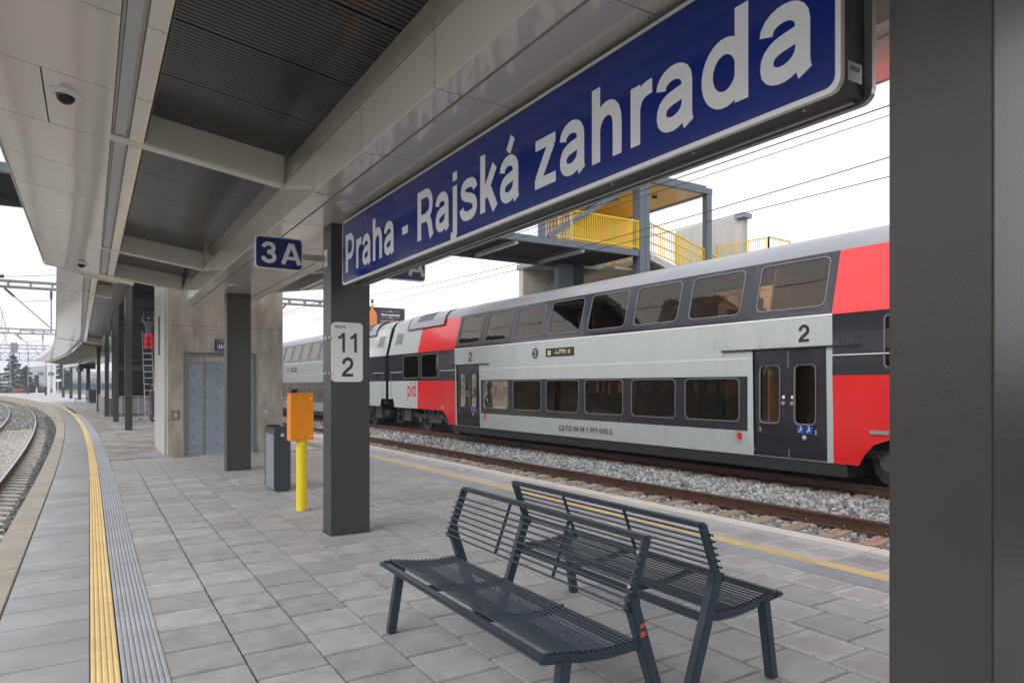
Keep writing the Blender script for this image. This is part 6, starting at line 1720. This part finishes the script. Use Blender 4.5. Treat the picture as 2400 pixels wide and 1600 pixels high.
def bush(name, label, cat, loc, w, h, m, n, wood=M['bark'], kind=None):
    t = thing(name, label, cat, loc)
    mb = MB()
    for k in range(14):
        a = rng.uniform(0, 2*PI); L_ = w*.4*rng.random(); mb.tube([(L_*.3*math.cos(a), L_*.3*math.sin(a), 0), (L_*math.cos(a), L_*math.sin(a), h*rng.uniform(.5, .95))], .05, 4, r2=.012)
    obj('stems', mb, wood, t, kind='stuff')
    def fn(i):
        a = rng.uniform(0, 2*PI); q_ = rng.random()**.5*w*.5; zc = rng.random(); return (q_*math.cos(a)*(1-.4*zc), q_*math.sin(a)*.6, h*zc*rng.uniform(.5, 1)), (rng.normal()*.5, rng.normal()*.5, 1)
    obj('twigs', blades(n, fn, .17), m, t, kind='stuff'); return t
bush('shrub', 'rusty orange brown shrub in front of the tall spruce', 'shrub', (-13.0, 182, -.8), 3.4, 1.9, M['rustleaf'], 1800)
for i, (x, y, w, h, lab) in enumerate(((-17.8, 188, 4, 6.0, 'pale bare tree at the left picture edge beyond the spruce'), (-10.6, 192, 4, 3.4, 'bare pale shrub behind the signal'), (-8.9, 194, 3.5, 2.8, 'bare shrub left of the gantry legs'),
                                       (-2.0, 205, 6, 5.0, 'bare tree left behind the blue fence'), (1.0, 208, 6, 5.8, 'bare tree right behind the blue fence'), (6, 210, 7, 5.0, 'bare tree near the stair enclosure, behind the fence'))):
    bush('bare_tree', lab, 'tree', (x, y, -1), w, h, M['twig'], 1500)
# unseen bank and scrub, added left of the tracks to darken the train's reflections
mb = MB(); mb.strip(lambda Y: [(-30 - crv(Y), Y, -1.3), (-36 - crv(Y), Y, 1.6), (-60 - crv(Y), Y, 2.2)], [-60 + 10*i for i in range(22)])
obj('unseen_bank', mb, M['ground'], kind='structure')
def fnb(i):
    y = rng.uniform(-60, 110); x = rng.uniform(-45, -31); z = .2 + (-(x+30)/6*2.9 if x > -36 else 2.6) + rng.random()**1.5*3.0; return (x, y, z - .8), (rng.normal()*.4, rng.normal()*.4, 1)
o = obj('unseen_scrub', blades(9000, fnb, .55), M['twig'], kind='stuff')
# wooded hills on the horizon
mb = MB(); N_ = 60
def hillp(k):
    a = -1.2 + 1.9*k/N_; x, y = 1500*math.sin(a), 1500*math.cos(a); hh = 26 + 9*math.sin(k*.55) + 6*math.sin(k*1.9+1) + 2*math.sin(k*4.1)
    return [(x*.93, y*.93, -1.3), (x*.97, y*.97, hh*.6), (x, y, hh), (x*1.15, y*1.15, hh*.8)]
mb.strip(hillp, range(N_+1)); obj('hills', mb, M['hill'], kind='structure')

# ------------------------------------------------------------------ thin winter haze
hz = MB().box(-1750, 1750, -320, 1900, -2.35, 62)
hm = bpy.data.materials.new('haze_air'); hm.use_nodes = True; hn = hm.node_tree.nodes; hn.clear()
ho = hn.new('ShaderNodeOutputMaterial'); hv = hn.new('ShaderNodeVolumePrincipled')
hv.inputs['Color'].default_value = (0.86, 0.91, 1.0, 1); hv.inputs['Density'].default_value = HAZE; hv.inputs['Anisotropy'].default_value = 0.0
hm.node_tree.links.new(hv.outputs[0], ho.inputs['Volume'])
ho_ = obj('haze', hz, hm, kind='stuff')
